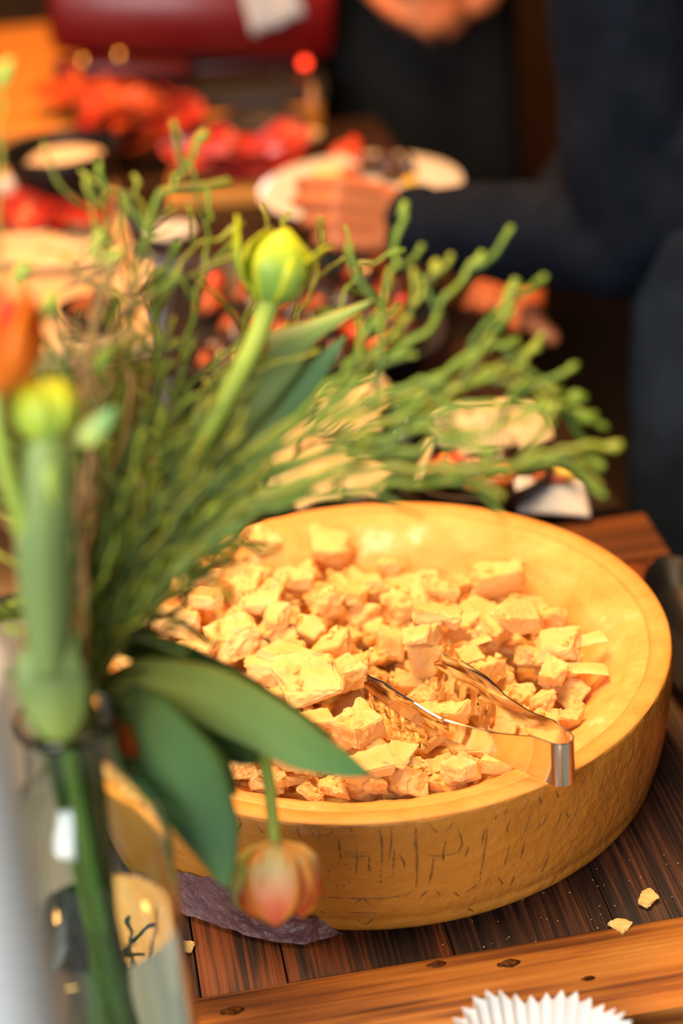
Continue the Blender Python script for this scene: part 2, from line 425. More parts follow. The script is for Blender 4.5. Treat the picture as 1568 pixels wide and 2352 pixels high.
random.seed(4)
TH = 0.032
edges = [-0.196, -0.140, -0.085, 0.022, 0.128, 0.222, 0.306]
worn = [0, 1, 1, 0, 0, 1]
for i, (a0, a1) in enumerate(zip(edges, edges[1:])):
    dz = random.uniform(-0.0012, 0.0)
    MB().box(((a0 + a1) / 2, 0.2235, TZ - TH / 2 + dz), (a1 - a0 - 0.0009, 0.445, TH), bev=0.0008).build('plank', worn_wood_m if worn[i] else dark_wood_m, wt, sharp=40)
MB().box((0.055, -0.041, TZ - TH / 2 + 0.0015), (0.502, 0.080, TH), bev=0.0022).build('end_board', frame_wood_m, wt, sharp=40)
MB().box((0.055, 0.488, TZ - TH / 2 + 0.0005), (0.502, 0.078, TH), bev=0.002).build('end_board', back_wood_m, wt, sharp=40)
MB().box((0.055, 0.225, TZ - TH - 0.045), (0.44, 0.50, 0.085)).build('apron_frame', leg_wood_m, wt, smooth=False)
for a in (-0.150, 0.255):
    for b in (-0.035, 0.48):
        MB().box((a, b, (TZ - TH) / 2), (0.06, 0.06, TZ - TH), bev=0.004).build('leg', leg_wood_m, wt, sharp=40)
for (px, py, r) in [(1160, 2213, 0.0042), (995, 2215, 0.0035), (1345, 2247, 0.0025), (525, 2322, 0.0042)]:
    p = at(px, py, TZ + 0.002); d = p - Vector((0.026, 0.975, 0))
    q = (d.x * math.cos(TR) + d.y * math.sin(TR), -d.x * math.sin(TR) + d.y * math.cos(TR))
    k = MB(); k.lathe([(0, 0.0004), (r * 0.6, 0.0006), (r, 0.0)], (0, 0, 0), 16)
    k.v = [Vector((q[0] + v.x * (2.4 if v.x > 0 else 1.3), q[1] + v.y * (0.8 + 0.25 * math.sin(v.x * 900)), TZ + 0.0016 + v.z * 0.4)) for v in k.v]
    k.build('knot', knot_m, wt)

# grey table in front, on which the vase stands
gt = thing('grey_table', 'grey weathered plank table under the flower vase', 'table', (0.026, 0.975, 0))
gt.rotation_euler = (0, 0, TR); LOCAL.add(gt.name)
GZ = 0.742
for i in range(5):
    b1 = -0.086 - i * 0.125
    MB().box((-0.25, b1 - 0.0615, GZ - 0.014), (1.5, 0.122, 0.028), bev=0.0015).build('plank', grey_wood_m, gt, sharp=40)
for a in (-0.93, 0.43):
    for b in (-0.13, -0.67):
        MB().box((a, b, (GZ - 0.028) / 2), (0.06, 0.06, GZ - 0.028), bev=0.004).build('leg', grey_wood_m, gt, sharp=40)

gs = thing('grey_table', 'grey weathered plank side table beside the cheese table behind the vase', 'table', (0.026, 0.975, 0))
gs.rotation_euler = (0, 0, TR); LOCAL.add(gs.name)
for i in range(6):
    a1 = -0.200 - i * 0.125
    MB().box((a1 - 0.0615, 0.225, GZ - 0.014), (0.122, 0.615, 0.028), bev=0.0015).build('plank', grey_wood_m, gs, sharp=40)
for a in (-0.26, -0.90):
    for b in (-0.03, 0.48):
        MB().box((a, b, (GZ - 0.028) / 2), (0.05, 0.05, GZ - 0.028), bev=0.004).build('leg', grey_wood_m, gs, sharp=40)

# ------------------------------------------------------------------ cheese wheel
WC = Vector((0.0128, 1.198, 0.0)); RZ = 0.86; WR = 0.21
wheel = thing('hollowed_cheese', 'halved hard cheese wheel hollowed out into a bowl with stamped golden rind', 'cheese wheel', (WC.x, WC.y, TZ))
OUT = [(0.180, 0.0008), (0.193, 0.0016), (0.1985, 0.007), (0.2025, 0.018), (0.2062, 0.038), (0.2092, 0.060), (0.2106, 0.080), (0.2108, 0.092), (0.2100, 0.0985)]


def ringmesh(prof, n, disp=None):
    v = []; f = []; k = len(prof)
    for i in range(n):
        a = 2 * PI * i / n
        for j, (r, z) in enumerate(prof):
            p = Vector((WC.x + r * math.cos(a), WC.y + r * math.sin(a), TZ + z))
            if disp: p = disp(p, a, r, z, j)
            v.append(p)
    for i in range(n):
        i2 = (i + 1) % n
        for j in range(k - 1):
            f.append((i * k + j, i2 * k + j, i2 * k + j + 1, i * k + j + 1))
    return v, f, k


def dense(prof, m):
    out = []
    for (a, b) in zip(prof, prof[1:]):
        for i in range(m): t = i / m; out.append((a[0] + (b[0] - a[0]) * t, a[1] + (b[1] - a[1]) * t))
    return out + [prof[-1]]


def rind_disp(p, a, r, z, j):
    d = mnoise.noise(Vector((a * 9, z * 30, 1))) * 0.0009 + mnoise.noise(Vector((a * 40, z * 90, 5))) * 0.00035
    if z < 0.0985 * 0.12: d *= 0.3
    d += -0.0018 * math.exp(-((z - 0.017) / 0.004) ** 2)
    return p + Vector((math.cos(a), math.sin(a), 0)) * d


prof = dense(OUT, 5) + [(0.2035, 0.0995), (0.2035, 0.08), (0.180, 0.012)]
v, f, k = ringmesh(prof, 240, rind_disp)
f.append(tuple(i * k for i in range(240)))
for i in range(240): f.append((i * k + k - 1, ((i + 1) % 240) * k + k - 1, ((i + 1) % 240) * k, i * k))
f = [q for q in f if len(q) < 10]
rind = meshobj('rind', v, f, rind_m, wheel)
WALL = [(0.0, -0.056), (0.10, -0.052), (0.132, -0.043), (0.152, -0.029), (0.168, -0.0145), (0.183, -0.0045), (0.197, -0.0006), (0.206, 0.0)]


def wall_z(r, a=0.0):
    # the carved wall is steeper at the front, where the flat rim is wide
    return interp(WALL, r)


def paste_disp(p, a, r, z, j):
    w = min(1, max(0, (0.204 - r) / 0.02))
    d = mnoise.noise(Vector((p.x * 45, p.y * 45, 3))) * 0.0016 + mnoise.noise(Vector((a * 30, r * 60, 9))) * 0.0010 + mnoise.noise(Vector((p.x * 160, p.y * 160, 7))) * 0.0006
    return p + Vector((0, 0, d * w))


pp = [(r, z + 0.0995) for r, z in reversed(dense(WALL, 7))]
pp = [q for q in pp if q[0] <= 0.1966]
pp[-1] = (0.0004, pp[-1][1])
v, f, k = ringmesh(pp, 220, paste_disp)
base = len(v)
bp = [(pp[0][0], 0.030), (0.0004, 0.030)]
v2, f2, k2 = ringmesh(bp, 220)
v += v2; f += [tuple(i + base for i in q) for q in f2]
for i in range(220):
    j = (i + 1) % 220; f.append((i * k, j * k, base + j * 2, base + i * 2))
paste = meshobj('paste', v, f, cheese_cut_m, wheel)
rp = [(0.188, 0.0925), (0.1945, 0.0975), (0.1985, 0.0994), (0.2020, 0.0999), (0.2050, 0.1000), (0.2078, 0.1000), (0.2096, 0.0994), (0.2100, 0.0984), (0.2032, 0.0960), (0.188, 0.0925)]
v, f, k = ringmesh(rp, 220)
meshobj('cut_rim', v, f, cheese_dark_m, wheel)

# impressed rind marks as slightly raised tubes, groove shade put into their dark colour, found by looking through the photograph's pixels at the rind itself
bvh = BVHTree.FromPolygons([tuple(q.co + Vector(wheel.location)) for q in rind.data.vertices], [tuple(p.vertices) for p in rind.data.polygons])
MARKS = [
    [(707, 1896), (714, 1908), (723, 1917), (742, 1918), (761, 1912), (766, 1897)], [(805, 1900), (807, 1907), (809, 1915)], [(801, 1918), (818, 1918)],
    [(867, 1900), (872, 1912), (876, 1930), (877, 1960), (876, 1989)], [(899, 1900), (898, 1930), (896, 1950), (894, 1976)],
    [(951, 1894), (954, 1915), (956, 1941), (957, 1990), (956, 2030), (951, 2042)],
    [(730, 2058), (760, 2061), (819, 2063), (870, 2063), (908, 2059), (935, 2054), (951, 2042)],
    [(986, 1893), (995, 1904), (1006, 1913)], [(1025, 1909), (1034, 1897), (1041, 1886)],
    [(1048, 1901), (1056, 1918), (1060, 1936), (1055, 1950), (1044, 1959), (1006, 1966), (968, 1961)],
    [(1121, 1886), (1117, 1920), (1110, 1966), (1104, 2000), (1102, 2027)],
    [(809, 2084), (825, 2067), (838, 2066), (851, 2080)], [(816, 2107), (838, 2122), (860, 2107)], [(800, 2095), (868, 2096)],
    [(1041, 2047), (1054, 2058)], [(1071, 2050), (1094, 2031)], [(1112, 2027), (1124, 2017)], [(1142, 2014), (1154, 2029)],
    [(965, 2062), (975, 2050), (985, 2045)], [(1000, 2044), (1010, 2056)],
    [(548, 1876), (553, 1893), (547, 1906), (549, 1922)], [(586, 1890), (596, 1903), (605, 1915)], [(555, 1935), (562, 1945)],
    [(1167, 1852), (1159, 1870)], [(1213, 1836), (1198, 1863)], [(1236, 1829), (1244, 1846)], [(1274, 1813), (1282, 1831)], [(1347, 1772), (1335, 1802)],
    [(1372, 1765), (1362, 1790)], [(1293, 1859), (1305, 1876)], [(1240, 1890), (1228, 1910)], [(1140, 1870), (1136, 1884)],
    [(1390, 1765), (1380, 1800), (1372, 1830)], [(1420, 1745), (1408, 1790)], [(1455, 1710), (1440, 1765)], [(1330, 1835), (1318, 1870), (1300, 1905)],
    [(785, 1966), (845, 1966)], [(790, 1958), (838, 1958)], [(915, 1960), (926, 1978), (930, 1996)], [(1170, 1940), (1158, 1985)], [(1205, 1925), (1195, 1975)],
    [(630, 2110), (645, 2102)], [(700, 2105), (716, 2096)], [(735, 2090), (742, 2096)], [(1070, 2085), (1086, 2092)], [(1180, 2010), (1172, 2034)], [(1260, 1960), (1244, 2002)],
]
mrn = random.Random(8)
for i in range(22):                        # fine cracks and pleats in the rind
    x = 560 + i * 43 + mrn.uniform(-14, 14); lo = 1880 - max(0, x - 1000) ** 1.75 * 0.0030
    y = lo + mrn.uniform(10, 90); Lc = mrn.uniform(22, 70); sl_ = -(x - 850) * 0.0009
    MARKS.append([(x, y), (x + sl_ * Lc * 0.5 + mrn.uniform(-3, 3), y + Lc * 0.5), (x + sl_ * Lc + mrn.uniform(-3, 3), y + Lc)])
for ang in range(25, 345, 32):
    a = math.radians(ang); b = math.radians(ang + 15)
    MARKS.append([(780 + 28 * math.cos(t), 2009 - 26 * math.sin(t)) for t in (a, (a + b) / 2, b)])
for y in (1999, 2011, 2024): MARKS.append([(872, y - 2), (876, y + 3)])
for mk in MARKS:
    pts = []
    for (x, y) in catmull([Vector((x, y, 0)) for x, y in mk], 5) and [(q.x, q.y) for q in catmull([Vector((x, y, 0)) for x, y in mk], 5)]:
        h, nrm, ii, dd = bvh.ray_cast(CAM, ray(x, y).normalized())
        if h is not None and h.z < TZ + 0.0985:
            pts.append(h - Vector((h.x - WC.x, h.y - WC.y, 0)).normalized() * 0.00055)
    if len(pts) > 1:
        n = len(pts)
        MB().tube(pts, [0.00095 * (0.6 + 0.4 * math.sin(PI * (i + 0.5) / n)) * (1 + 0.45 * mnoise.noise(Vector((i * 1.7, mk[0][0], mk[0][1])))) for i in range(n)], 6).build('stamped_mark', mark_m, wheel)

# ------------------------------------------------------------------ cheese chunks: shapes


def chunk_mesh(seed, kind):
    rnd = random.Random(seed)
    bm = bmesh.new(); pts = []
    if kind == 'block':
        dims = (0.5, rnd.uniform(0.34, 0.5), rnd.uniform(0.28, 0.42)); jit = 0.23
    elif kind == 'slab':
        dims = (0.5, rnd.uniform(0.34, 0.48), rnd.uniform(0.10, 0.17)); jit = 0.15
    elif kind == 'shard':
        dims = (0.5, rnd.uniform(0.16, 0.26), rnd.uniform(0.10, 0.16)); jit = 0.12
    elif kind == 'flake':
        dims = (0.5, rnd.uniform(0.28, 0.40), 0.045); jit = 0.10
    else:
        dims = (0.5, rnd.uniform(0.36, 0.48), rnd.uniform(0.32, 0.44)); jit = 0.24
    for sx in (-1, 1):
        for sy in (-1, 1):
            for sz in (-1, 1):
                j = Vector([rnd.uniform(-jit, jit) for _ in range(3)]); j.z *= dims[2] / 0.5
                pts.append(Vector((sx * dims[0], sy * dims[1], sz * dims[2])) + j)
    for _ in range(rnd.randint(0, 3) if kind != 'lump' else 6):
        d = Vector([rnd.gauss(0, 1) for _ in range(3)]).normalized()
        pts.append(Vector((d.x * dims[0] * 1.15, d.y * dims[1] * 1.15, d.z * dims[2] * 1.1)))
    for p in pts: bm.verts.new(p)
    r = bmesh.ops.convex_hull(bm, input=bm.verts[:])
    bmesh.ops.delete(bm, geom=[g for g in r['geom_interior'] if isinstance(g, bmesh.types.BMVert)], context='VERTS')
    bmesh.ops.dissolve_limit(bm, angle_limit=math.radians(14), verts=bm.verts[:], edges=bm.edges[:])
    bmesh.ops.bevel(bm, geom=bm.edges[:], offset=0.035 if kind != 'flake' else 0.012, segments=2, affect='EDGES')
    bmesh.ops.triangulate(bm, faces=bm.faces[:])
    for _ in range(5):
        le = [e for e in bm.edges if e.calc_length() > 0.115]
        if not le: break
        bmesh.ops.subdivide_edges(bm, edges=le, cuts=1)
        bmesh.ops.triangulate(bm, faces=bm.faces[:])
    off = Vector((seed * 7.3, seed * 3.1, 0))
    dirs = [Vector([rnd.gauss(0, 1) for _ in range(3)]).normalized() for _ in range(2)]   # cleanly cut sides
    bm.normal_update()
    for v in bm.verts:
        n = v.normal.copy()
        clean = max(max(0, n.dot(d)) for d in dirs)
        amp = 0.012 if clean > 0.72 else 0.085
        if kind == 'lump': amp *= 1.3
        if kind == 'flake': amp *= 0.5
        d = mnoise.noise(v.co * 4.0 + off) * 0.75 + mnoise.noise(v.co * 9 + off) * 0.40 + mnoise.noise(v.co * 18 + off) * 0.18
        v.co += n * d * amp * 1.4
    me = bpy.data.meshes.new('cheese_chunk'); bmesh.ops.recalc_face_normals(bm, faces=bm.faces); bm.to_mesh(me); bm.free()
    me.polygons.foreach_set('use_smooth', [True] * len(me.polygons)); me.set_sharp_from_angle(angle=math.radians(33))
    me.materials.append(chunk_m); return me


SHAPES = {k: [chunk_mesh(i * 13 + q * 101 + 5, k) for i in range(n)] for q, (k, n) in enumerate([('block', 12), ('slab', 8), ('shard', 6), ('flake', 4), ('lump', 10)])}
SAMP = {}


def samples(me):
    if me.name not in SAMP:
        V = np.empty(len(me.vertices) * 3); me.vertices.foreach_get('co', V); V = V.reshape(-1, 3)
        T = np.array([tuple(p.vertices) for p in me.polygons])
        w = np.array([(a, b, 1 - a - b) for a in (0, .25, .5, .75, 1) for b in (0, .25, .5, .75, 1) if a + b <= 1.001])
        SAMP[me.name] = np.einsum('kw,twc->tkc', w, V[T]).reshape(-1, 3)
    return SAMP[me.name]


# heap heights on a 2 mm grid; every chunk is lowered until it touches what lies below it
CELL = 0.002; NG = 220
ax = (np.arange(NG) - NG / 2 + 0.5) * CELL
GX, GY = np.meshgrid(ax, ax, indexing='ij'); GR = np.hypot(GX, GY)
wall = np.interp(GR, [q[0] for q in WALL], [q[1] for q in WALL])
wall[GR > 0.2105] = -0.3
BED = -0.0385 - 0.078 * (0.72 * GX + 0.85 * GY) + 0.004 * np.sin(GX * 60 + 1) * np.cos(GY * 55)
HF = np.maximum(wall, BED)


TA = [Vector((0.1165, 1.0095, 0)), Vector((0.085, 1.038, 0)), Vector((0.037, 1.081, 0)), Vector((0.004, 1.130, 0))]
TB = [Vector((0.1275, 1.0215, 0)), Vector((0.110, 1.058, 0)), Vector((0.088, 1.101, 0)), Vector((0.056, 1.149, 0))]
TONG_LO = [(0.0, 0.862), (0.5, 0.858), (0.62, 0.848), (1.0, 0.846)]      # height of the tongs' lower edge along an arm
CLEAR = np.full((NG, NG), 9.0)
for T in (TA, TB):
    pts = catmull(T, 30)
    for i, p in enumerate(pts):
        m_ = np.hypot(GX - (p.x - WC.x), GY - (p.y - WC.y)) < (0.0035 if i < 0.58 * len(pts) else 0.0055)
        CLEAR[m_] = interp(TONG_LO, i / (len(pts) - 1)) - RZ + (0.004 if i < 0.58 * len(pts) else 0.001)


def drop(me, x, y, R, size, sink=0.0, apply=True):
    P = samples(me) @ (np.array(R) * np.array(size)).T if False else (samples(me) * np.array(size)) @ np.array(R).T
    ix = np.clip(np.round((P[:, 0] + x) / CELL + NG / 2 - 0.5).astype(int), 0, NG - 1)
    iy = np.clip(np.round((P[:, 1] + y) / CELL + NG / 2 - 0.5).astype(int), 0, NG - 1)
    key = ix * NG + iy
    lo = np.full(NG * NG, 9.0); np.minimum.at(lo, key, P[:, 2]); m = lo < 8
    gaps = HF.ravel()[m] - lo[m]
    z = np.percentile(gaps, 90) - sink
    hi = np.full(NG * NG, -9.0); np.maximum.at(hi, key, P[:, 2])
    clash = max(0.0, float((hi[m] + z - CLEAR.ravel()[m]).max()))
    if apply:
        h = HF.ravel(); h[m] = np.maximum(h[m], hi[m] + z)
    return z, gaps.max() - gaps.mean(), clash


def rot_of(rz, tx=0.0, ty=0.0):
    return Matrix.Rotation(rz, 3, 'Z') @ Matrix.Rotation(tx, 3, 'X') @ Matrix.Rotation(ty, 3, 'Y')


def place_chunk(me, x, y, R, size, z, name, label, cat, group):
    o = bpy.data.objects.new(name, me)
    o.matrix_world = Matrix.Translation(Vector((WC.x + x, WC.y + y, RZ - 0.0005 + z))) @ R.to_4x4() @ Matrix.Diagonal(Vector((*size, 1)))
    link(o); return tag(o, label, cat, group)


rnd = random.Random(77)


def best_drop(me, x, y, size, tries, jitter, tilt, rz=None, sink=0.0015):
    best = None
    for _ in range(tries):
        X = x + rnd.uniform(-jitter, jitter); Y = y + rnd.uniform(-jitter, jitter)
        R = rot_of(rnd.uniform(0, 2 * PI) if rz is None else rz + rnd.uniform(-0.2, 0.2), rnd.uniform(-tilt, tilt), rnd.uniform(-tilt, tilt))
        z, slack, clash = drop(me, X, Y, R, size, sink, apply=False)
        sc = z + slack * 0.6 + clash * 8
        if best is None or sc < best[0]: best = (sc, X, Y, R, clash)
    _, X, Y, R, clash = best
    if clash > 0.004: return None
    z = drop(me, X, Y, R, size, sink)[0]
    return X, Y, R, z


# layer of smaller lumps filling the heap
spots = []
while len(spots) < 205:
    x = rnd.uniform(-0.185, 0.17); y = rnd.uniform(-0.175, 0.165); r = math.hypot(x, y)
    if r > 0.178: continue
    bed = -0.0385 - 0.078 * (0.72 * x + 0.85 * y)
    if bed < interp(WALL, r) - 0.008: continue
    if any((x - a) ** 2 + (y - b) ** 2 < 0.0165 ** 2 for a, b in spots):
        if rnd.random() > 0.002: continue
    spots.append((x, y))
for (x, y) in spots:
    k = rnd.choices(['lump', 'block', 'shard', 'slab'], [2.2, 3, 2.6, 3.6])[0]; me = rnd.choice(SHAPES[k])
    s = rnd.uniform(0.016, 0.026) if k in ('lump', 'block') else rnd.uniform(0.020, 0.030)
    sz = (s, s * rnd.uniform(0.8, 1.1), s * rnd.uniform(0.8, 1.15))
    bd = best_drop(me, x, y, sz, 6, 0.006, 0.6)
    if bd is None: continue
    X, Y, R, z = bd
    lab = {'lump': 'small crumbly lump of pale yellow cheese in the heap inside the wheel', 'block': 'small angular cheese piece in the heap inside the wheel',
           'shard': 'small narrow cheese splinter in the heap inside the wheel', 'slab': 'small flat cheese piece in the heap inside the wheel'}[k]
    place_chunk(me, X, Y, R, sz, z, 'cheese_chunk', lab, 'cheese', lab.split(' in the')[0] + 's in the heap')

# the larger pieces one can tell apart: pixel, width px, height px, kind, turn (deg), tilts, label
BIG = [
    (392, 1472, 112, 92, 'block', 10, 'deep golden cheese block at the heap edge above the dark tulip leaf'),
    (398, 1345, 90, 98, 'block', 60, None), (472, 1378, 98, 84, 'block', 5, 'smooth-faced squarish cheese block leaning back in the heap'),
    (564, 1382, 98, 105, 'lump', 80, 'large rounded cheese block beside the smooth-faced squarish one'), (596, 1255, 82, 62, 'slab', 20, None),
    (759, 1263, 112, 84, 'block', -12, 'large clean cube of cheese lying by the wheel wall nearest the dark bowls'), (514, 1288, 72, 50, 'block', 40, None),
    (587, 1305, 72, 48, 'slab', -20, None), (656, 1332, 68, 66, 'block', 30, None), (748, 1400, 84, 66, 'lump', 15, 'rough pitted cheese lump beside a tall pointed wedge'),
    (812, 1384, 62, 100, 'shard', 62, 'tall pointed cheese wedge standing in the heap'), (602, 1438, 92, 42, 'shard', 10, None), (478, 1434, 92, 46, 'slab', 5, None),
    (541, 1496, 112, 86, 'lump', 20, 'largest craggy cheese lump above the bright tulip leaf'), (637, 1472, 56, 58, 'block', 50, None),
    (763, 1535, 78, 96, 'block', 58, 'long cheese block with one broad flat side, end propped up'), (606, 1565, 84, 74, 'lump', 0, None),
    (667, 1555, 76, 92, 'slab', 70, None), (801, 1584, 76, 66, 'block', 25, None), (893, 1485, 66, 72, 'block', 80, 'smooth oval-ended cheese piece above the tongs'),
    (691, 1785, 72, 62, 'block', 0, 'neat cheese cube beside the drooping tulip stem'), (645, 1775, 52, 66, 'lump', 45, None), (582, 1783, 62, 58, 'lump', 10, None),
    (755, 1803, 62, 42, 'lump', 0, None), (834, 1812, 108, 50, 'slab', 8, None), (994, 1786, 106, 54, 'lump', 0, 'rounded cheese lump between the tongs and the rim by the orange end board'),
    (1066, 1782, 60, 52, 'lump', 30, None), (1264, 1412, 98, 74, 'block', -25, 'dark golden cheese block with rind-side edge near the wheel wall beside the black dish'),
    (1109, 1407, 86, 74, 'slab', 60, None), (1138, 1476, 64, 80, 'block', 55, None), (1202, 1472, 92, 66, 'block', 15, None), (1266, 1514, 106, 62, 'block', -15, None),
    (1275, 1568, 60, 66, 'block', 60, None), (1322, 1608, 36, 74, 'shard', 80, 'narrow upright cheese stick at the wheel wall beside the black dish'),
    (951, 1306, 66, 92, 'slab', 80, None), (890, 1282, 76, 52, 'block', -35, None), (1150, 1340, 118, 66, 'block', 0, None), (1219, 1368, 80, 42, 'slab', 10, None),
    (1011, 1382, 86, 34, 'shard', 0, None), (1045, 1450, 72, 74, 'slab', 40, None), (1006, 1502, 112, 32, 'shard', 0, 'long thin cheese sliver above the far tong arm'),
    (1198, 1587, 62, 48, 'lump', 0, None), (1253, 1616, 56, 62, 'block', 45, None), (1305, 1655, 60, 54, 'lump', 0, None), (1083, 1560, 60, 44, 'lump', 20, None),
    (435, 1395, 60, 60, 'block', 30, None), (520, 1335, 66, 50, 'block', 70, None), (690, 1395, 66, 50, 'block', 0, None), (716, 1480, 60, 52, 'slab', 50, None),
    (848, 1440, 64, 46, 'block', 10, None), (930, 1420, 58, 44, 'lump', 40, None), (960, 1545, 60, 44, 'slab', 0, None), (860, 1340, 60, 50, 'slab', 0, None),
    (700, 1300, 66, 46, 'block', 30, None), (1060, 1350, 56, 48, 'block', 60, None), (1130, 1620, 60, 44, 'lump', 10, None), (640, 1640, 84, 66, 'lump', 0, None),
    (580, 1700, 80, 60, 'block', 10, None), (500, 1600, 80, 62, 'block', 20, None), (450, 1540, 80, 60, 'lump', 0, None), (735, 1705, 70, 46, 'slab', 15, None),
    (330, 1560, 84, 66, 'block', 40, None), (300, 1470, 80, 64, 'lump', 0, None), (400, 1620, 80, 60, 'slab', 30, None), (480, 1690, 80, 60, 'lump', 0, None), (560, 1770, 60, 50, 'block', 0, None),
]
TOP = [
    (713, 1622, 138, 104, 'slab', 12, 'broad flat orange-toned cheese slab lying just beyond the bright tulip leaf tip'),
    (826, 1722, 88, 84, 'lump', 40, 'big pale crumbly cheese lump against the near tong teeth'),
    (925, 1790, 52, 82, 'flake', 62, 'thin triangular cheese shard standing at the rim beside the tong teeth'),
    (1343, 1544, 88, 50, 'flake', -10, 'thin curved cheese flake lying against the wheel wall beside the black dish'),
    (1352, 1493, 58, 32, 'flake', 15, 'small cheese flake above the thin curved one against the wheel wall'),
    (801, 1630, 46, 36, 'slab', 0, None), (1100, 1505, 50, 36, 'flake', 0, None), (905, 1610, 50, 34, 'lump', 0, None),
]
for lst in (BIG, TOP):
    for (px, py, w, h, k, deg, lab) in lst:
        p = at(px, py, RZ - 0.012) - WC
        ppm = F_PX / 1.38
        sx = w / ppm; sv = h / ppm
        rz = math.radians(deg)
        if k in ('block', 'lump'):
            size = (max(sx, sv) * 0.95, max(sx, sv) * 0.86, min(sx, sv) * 1.05)
        elif k == 'slab':
            size = (sx * 1.0, max(sv * 1.35, sx * 0.8), sx * 0.95)
        elif k == 'flake':
            size = (max(sx, sv), max(sx, sv) * 0.9, max(sx, sv) * 0.7)
        else:
            size = (max(sx, sv) * 1.05, max(sx, sv) * 1.0, max(sx, sv) * 1.0)
        r = math.hypot(p.x, p.y)
        lim = 0.186
        if r > lim: p.x *= lim / r; p.y *= lim / r
        me = SHAPES[k][(px * 7 + py) % len(SHAPES[k])]
        bd = best_drop(me, p.x, p.y, size, 7, 0.003, 0.28 if k != 'shard' else 0.45, rz, sink=0.003)
        if bd is None: continue
        X, Y, R, z = bd
        if lab is None:
            lab = {'block': 'large cut block of pale yellow cheese in the heap inside the wheel', 'slab': 'large flat slab of pale yellow cheese in the heap inside the wheel',
                   'lump': 'large craggy chunk of pale yellow cheese in the heap inside the wheel', 'shard': 'large long splinter of pale yellow cheese in the heap inside the wheel',
                   'flake': 'thin curled cheese flake in the middle of the heap'}[k]
            g = lab.split(' in the')[0] + 's in the heap'
        else: g = None
        place_chunk(me, X, Y, R, size, z, 'cheese_chunk', lab, 'cheese', g)

# crumbly bed under and between the chunks, and loose crumbs: uncountable
v = []; f = []; idx = {}
n = 150; st = 0.40 / n
for i in range(n):
    for j in range(n):
        x = -0.2 + i * st; y = -0.2 + j * st; r = math.hypot(x, y)
        bed = -0.0385 - 0.078 * (0.72 * x + 0.85 * y)
        if r < 0.19 and bed > interp(WALL, r) - 0.012:
            z = bed + 0.004 * math.sin(x * 60 + 1) * math.cos(y * 55) + 0.0035 * mnoise.noise(Vector((x * 150, y * 150, 0))) + 0.002 * mnoise.noise(Vector((x * 330, y * 330, 4)))
            idx[(i, j)] = len(v); v.append(Vector((WC.x + x, WC.y + y, RZ - 0.002 + z)))
for (i, j) in idx:
    q = [(i, j), (i + 1, j), (i + 1, j + 1), (i, j + 1)]
    if all(t in idx for t in q): f.append(tuple(idx[t] for t in q))
bed_o = meshobj('cheese_crumb_bed', v, f, cheese_m)
tag(bed_o, 'crumbled pale cheese filling the gaps between chunks in the wheel', 'cheese crumbs', kind='stuff')
mb = MB(); crnd = random.Random(5)
OCT = [(1, 0, 0), (-1, 0, 0), (0, 1, 0), (0, -1, 0), (0, 0, 1), (0, 0, -1)]
OF = [(0, 2, 4), (2, 1, 4), (1, 3, 4), (3, 0, 4), (2, 0, 5), (1, 2, 5), (3, 1, 5), (0, 3, 5)]
cnt = 0
while cnt < 900:
    x = crnd.uniform(-0.185, 0.175); y = crnd.uniform(-0.18, 0.165); r = math.hypot(x, y)
    bed = -0.0385 - 0.078 * (0.72 * x + 0.85 * y)
    if r > 0.188 or bed < interp(WALL, r) - 0.010: continue
    i = int(x / CELL + NG / 2); j = int(y / CELL + NG / 2)
    loc = HF[max(0, i - 2):i + 3, max(0, j - 2):j + 3]
    big = HF[max(0, i - 7):i + 8, max(0, j - 7):j + 8]
    if HF[i, j] > big.mean() and crnd.random() < 0.93: continue
    s = crnd.choice([0.0012, 0.0016, 0.002, 0.0028, 0.0038])
    z = HF[i, j] + s * 0.3
    Rm = rot_of(crnd.uniform(0, 6), crnd.uniform(0, 3), crnd.uniform(0, 3))
    mb.add([Vector((WC.x + x, WC.y + y, RZ - 0.001 + z)) + Rm @ (Vector(q) * s * crnd.uniform(0.6, 1.2)) for q in OCT], OF); cnt += 1
co = mb.build('cheese_crumbs', cheese_m, smooth=False, weld=False)
tag(co, 'tiny loose cheese crumbs scattered over the chunks', 'cheese crumbs', kind='stuff')

# crumbs fallen on the table
for (px, py, s, lab) in [(1490, 2065, 0.0055, 'pale ragged cheese scrap on the dark planks'), (1424, 2124, 0.0045, 'cheese scrap lying against the orange end board'),
                         (427, 2173, 0.0035, 'cheese scrap on the dark planks beside the cling film')]:
    p = at(px, py, TZ + 0.0015)
    o = bpy.data.objects.new('cheese_scrap', SHAPES['lump'][px % 10]); o.location = p + Vector((0, 0, 0.0006)); o.scale = (s * 2.2, s * 2.4, s * 0.5); o.rotation_euler = (0.05, 0, px)
    link(o); tag(o, lab, 'cheese scrap')
mb = MB()
for _ in range(55):
    px = crnd.uniform(1000, 1560); py = crnd.uniform(1950, 2180)
    if py < 2150 - (px - 900) * 0.35: continue
    p = at(px, py, TZ + 0.001); s = crnd.uniform(0.00025, 0.0006)
    mb.add([p + Vector(q) * s for q in OCT], OF)
tag(mb.build('cheese_specks', cheese_m, smooth=False, weld=False), 'tiny cheese specks dusted over the dark table planks', 'cheese crumbs', kind='stuff')

# ------------------------------------------------------------------ serving tongs standing on edge in the heap
tongs = thing('serving_tongs', 'polished steel serving tongs with toothed heads resting on the cheese', 'tongs', (0.12, 1.014, RZ))


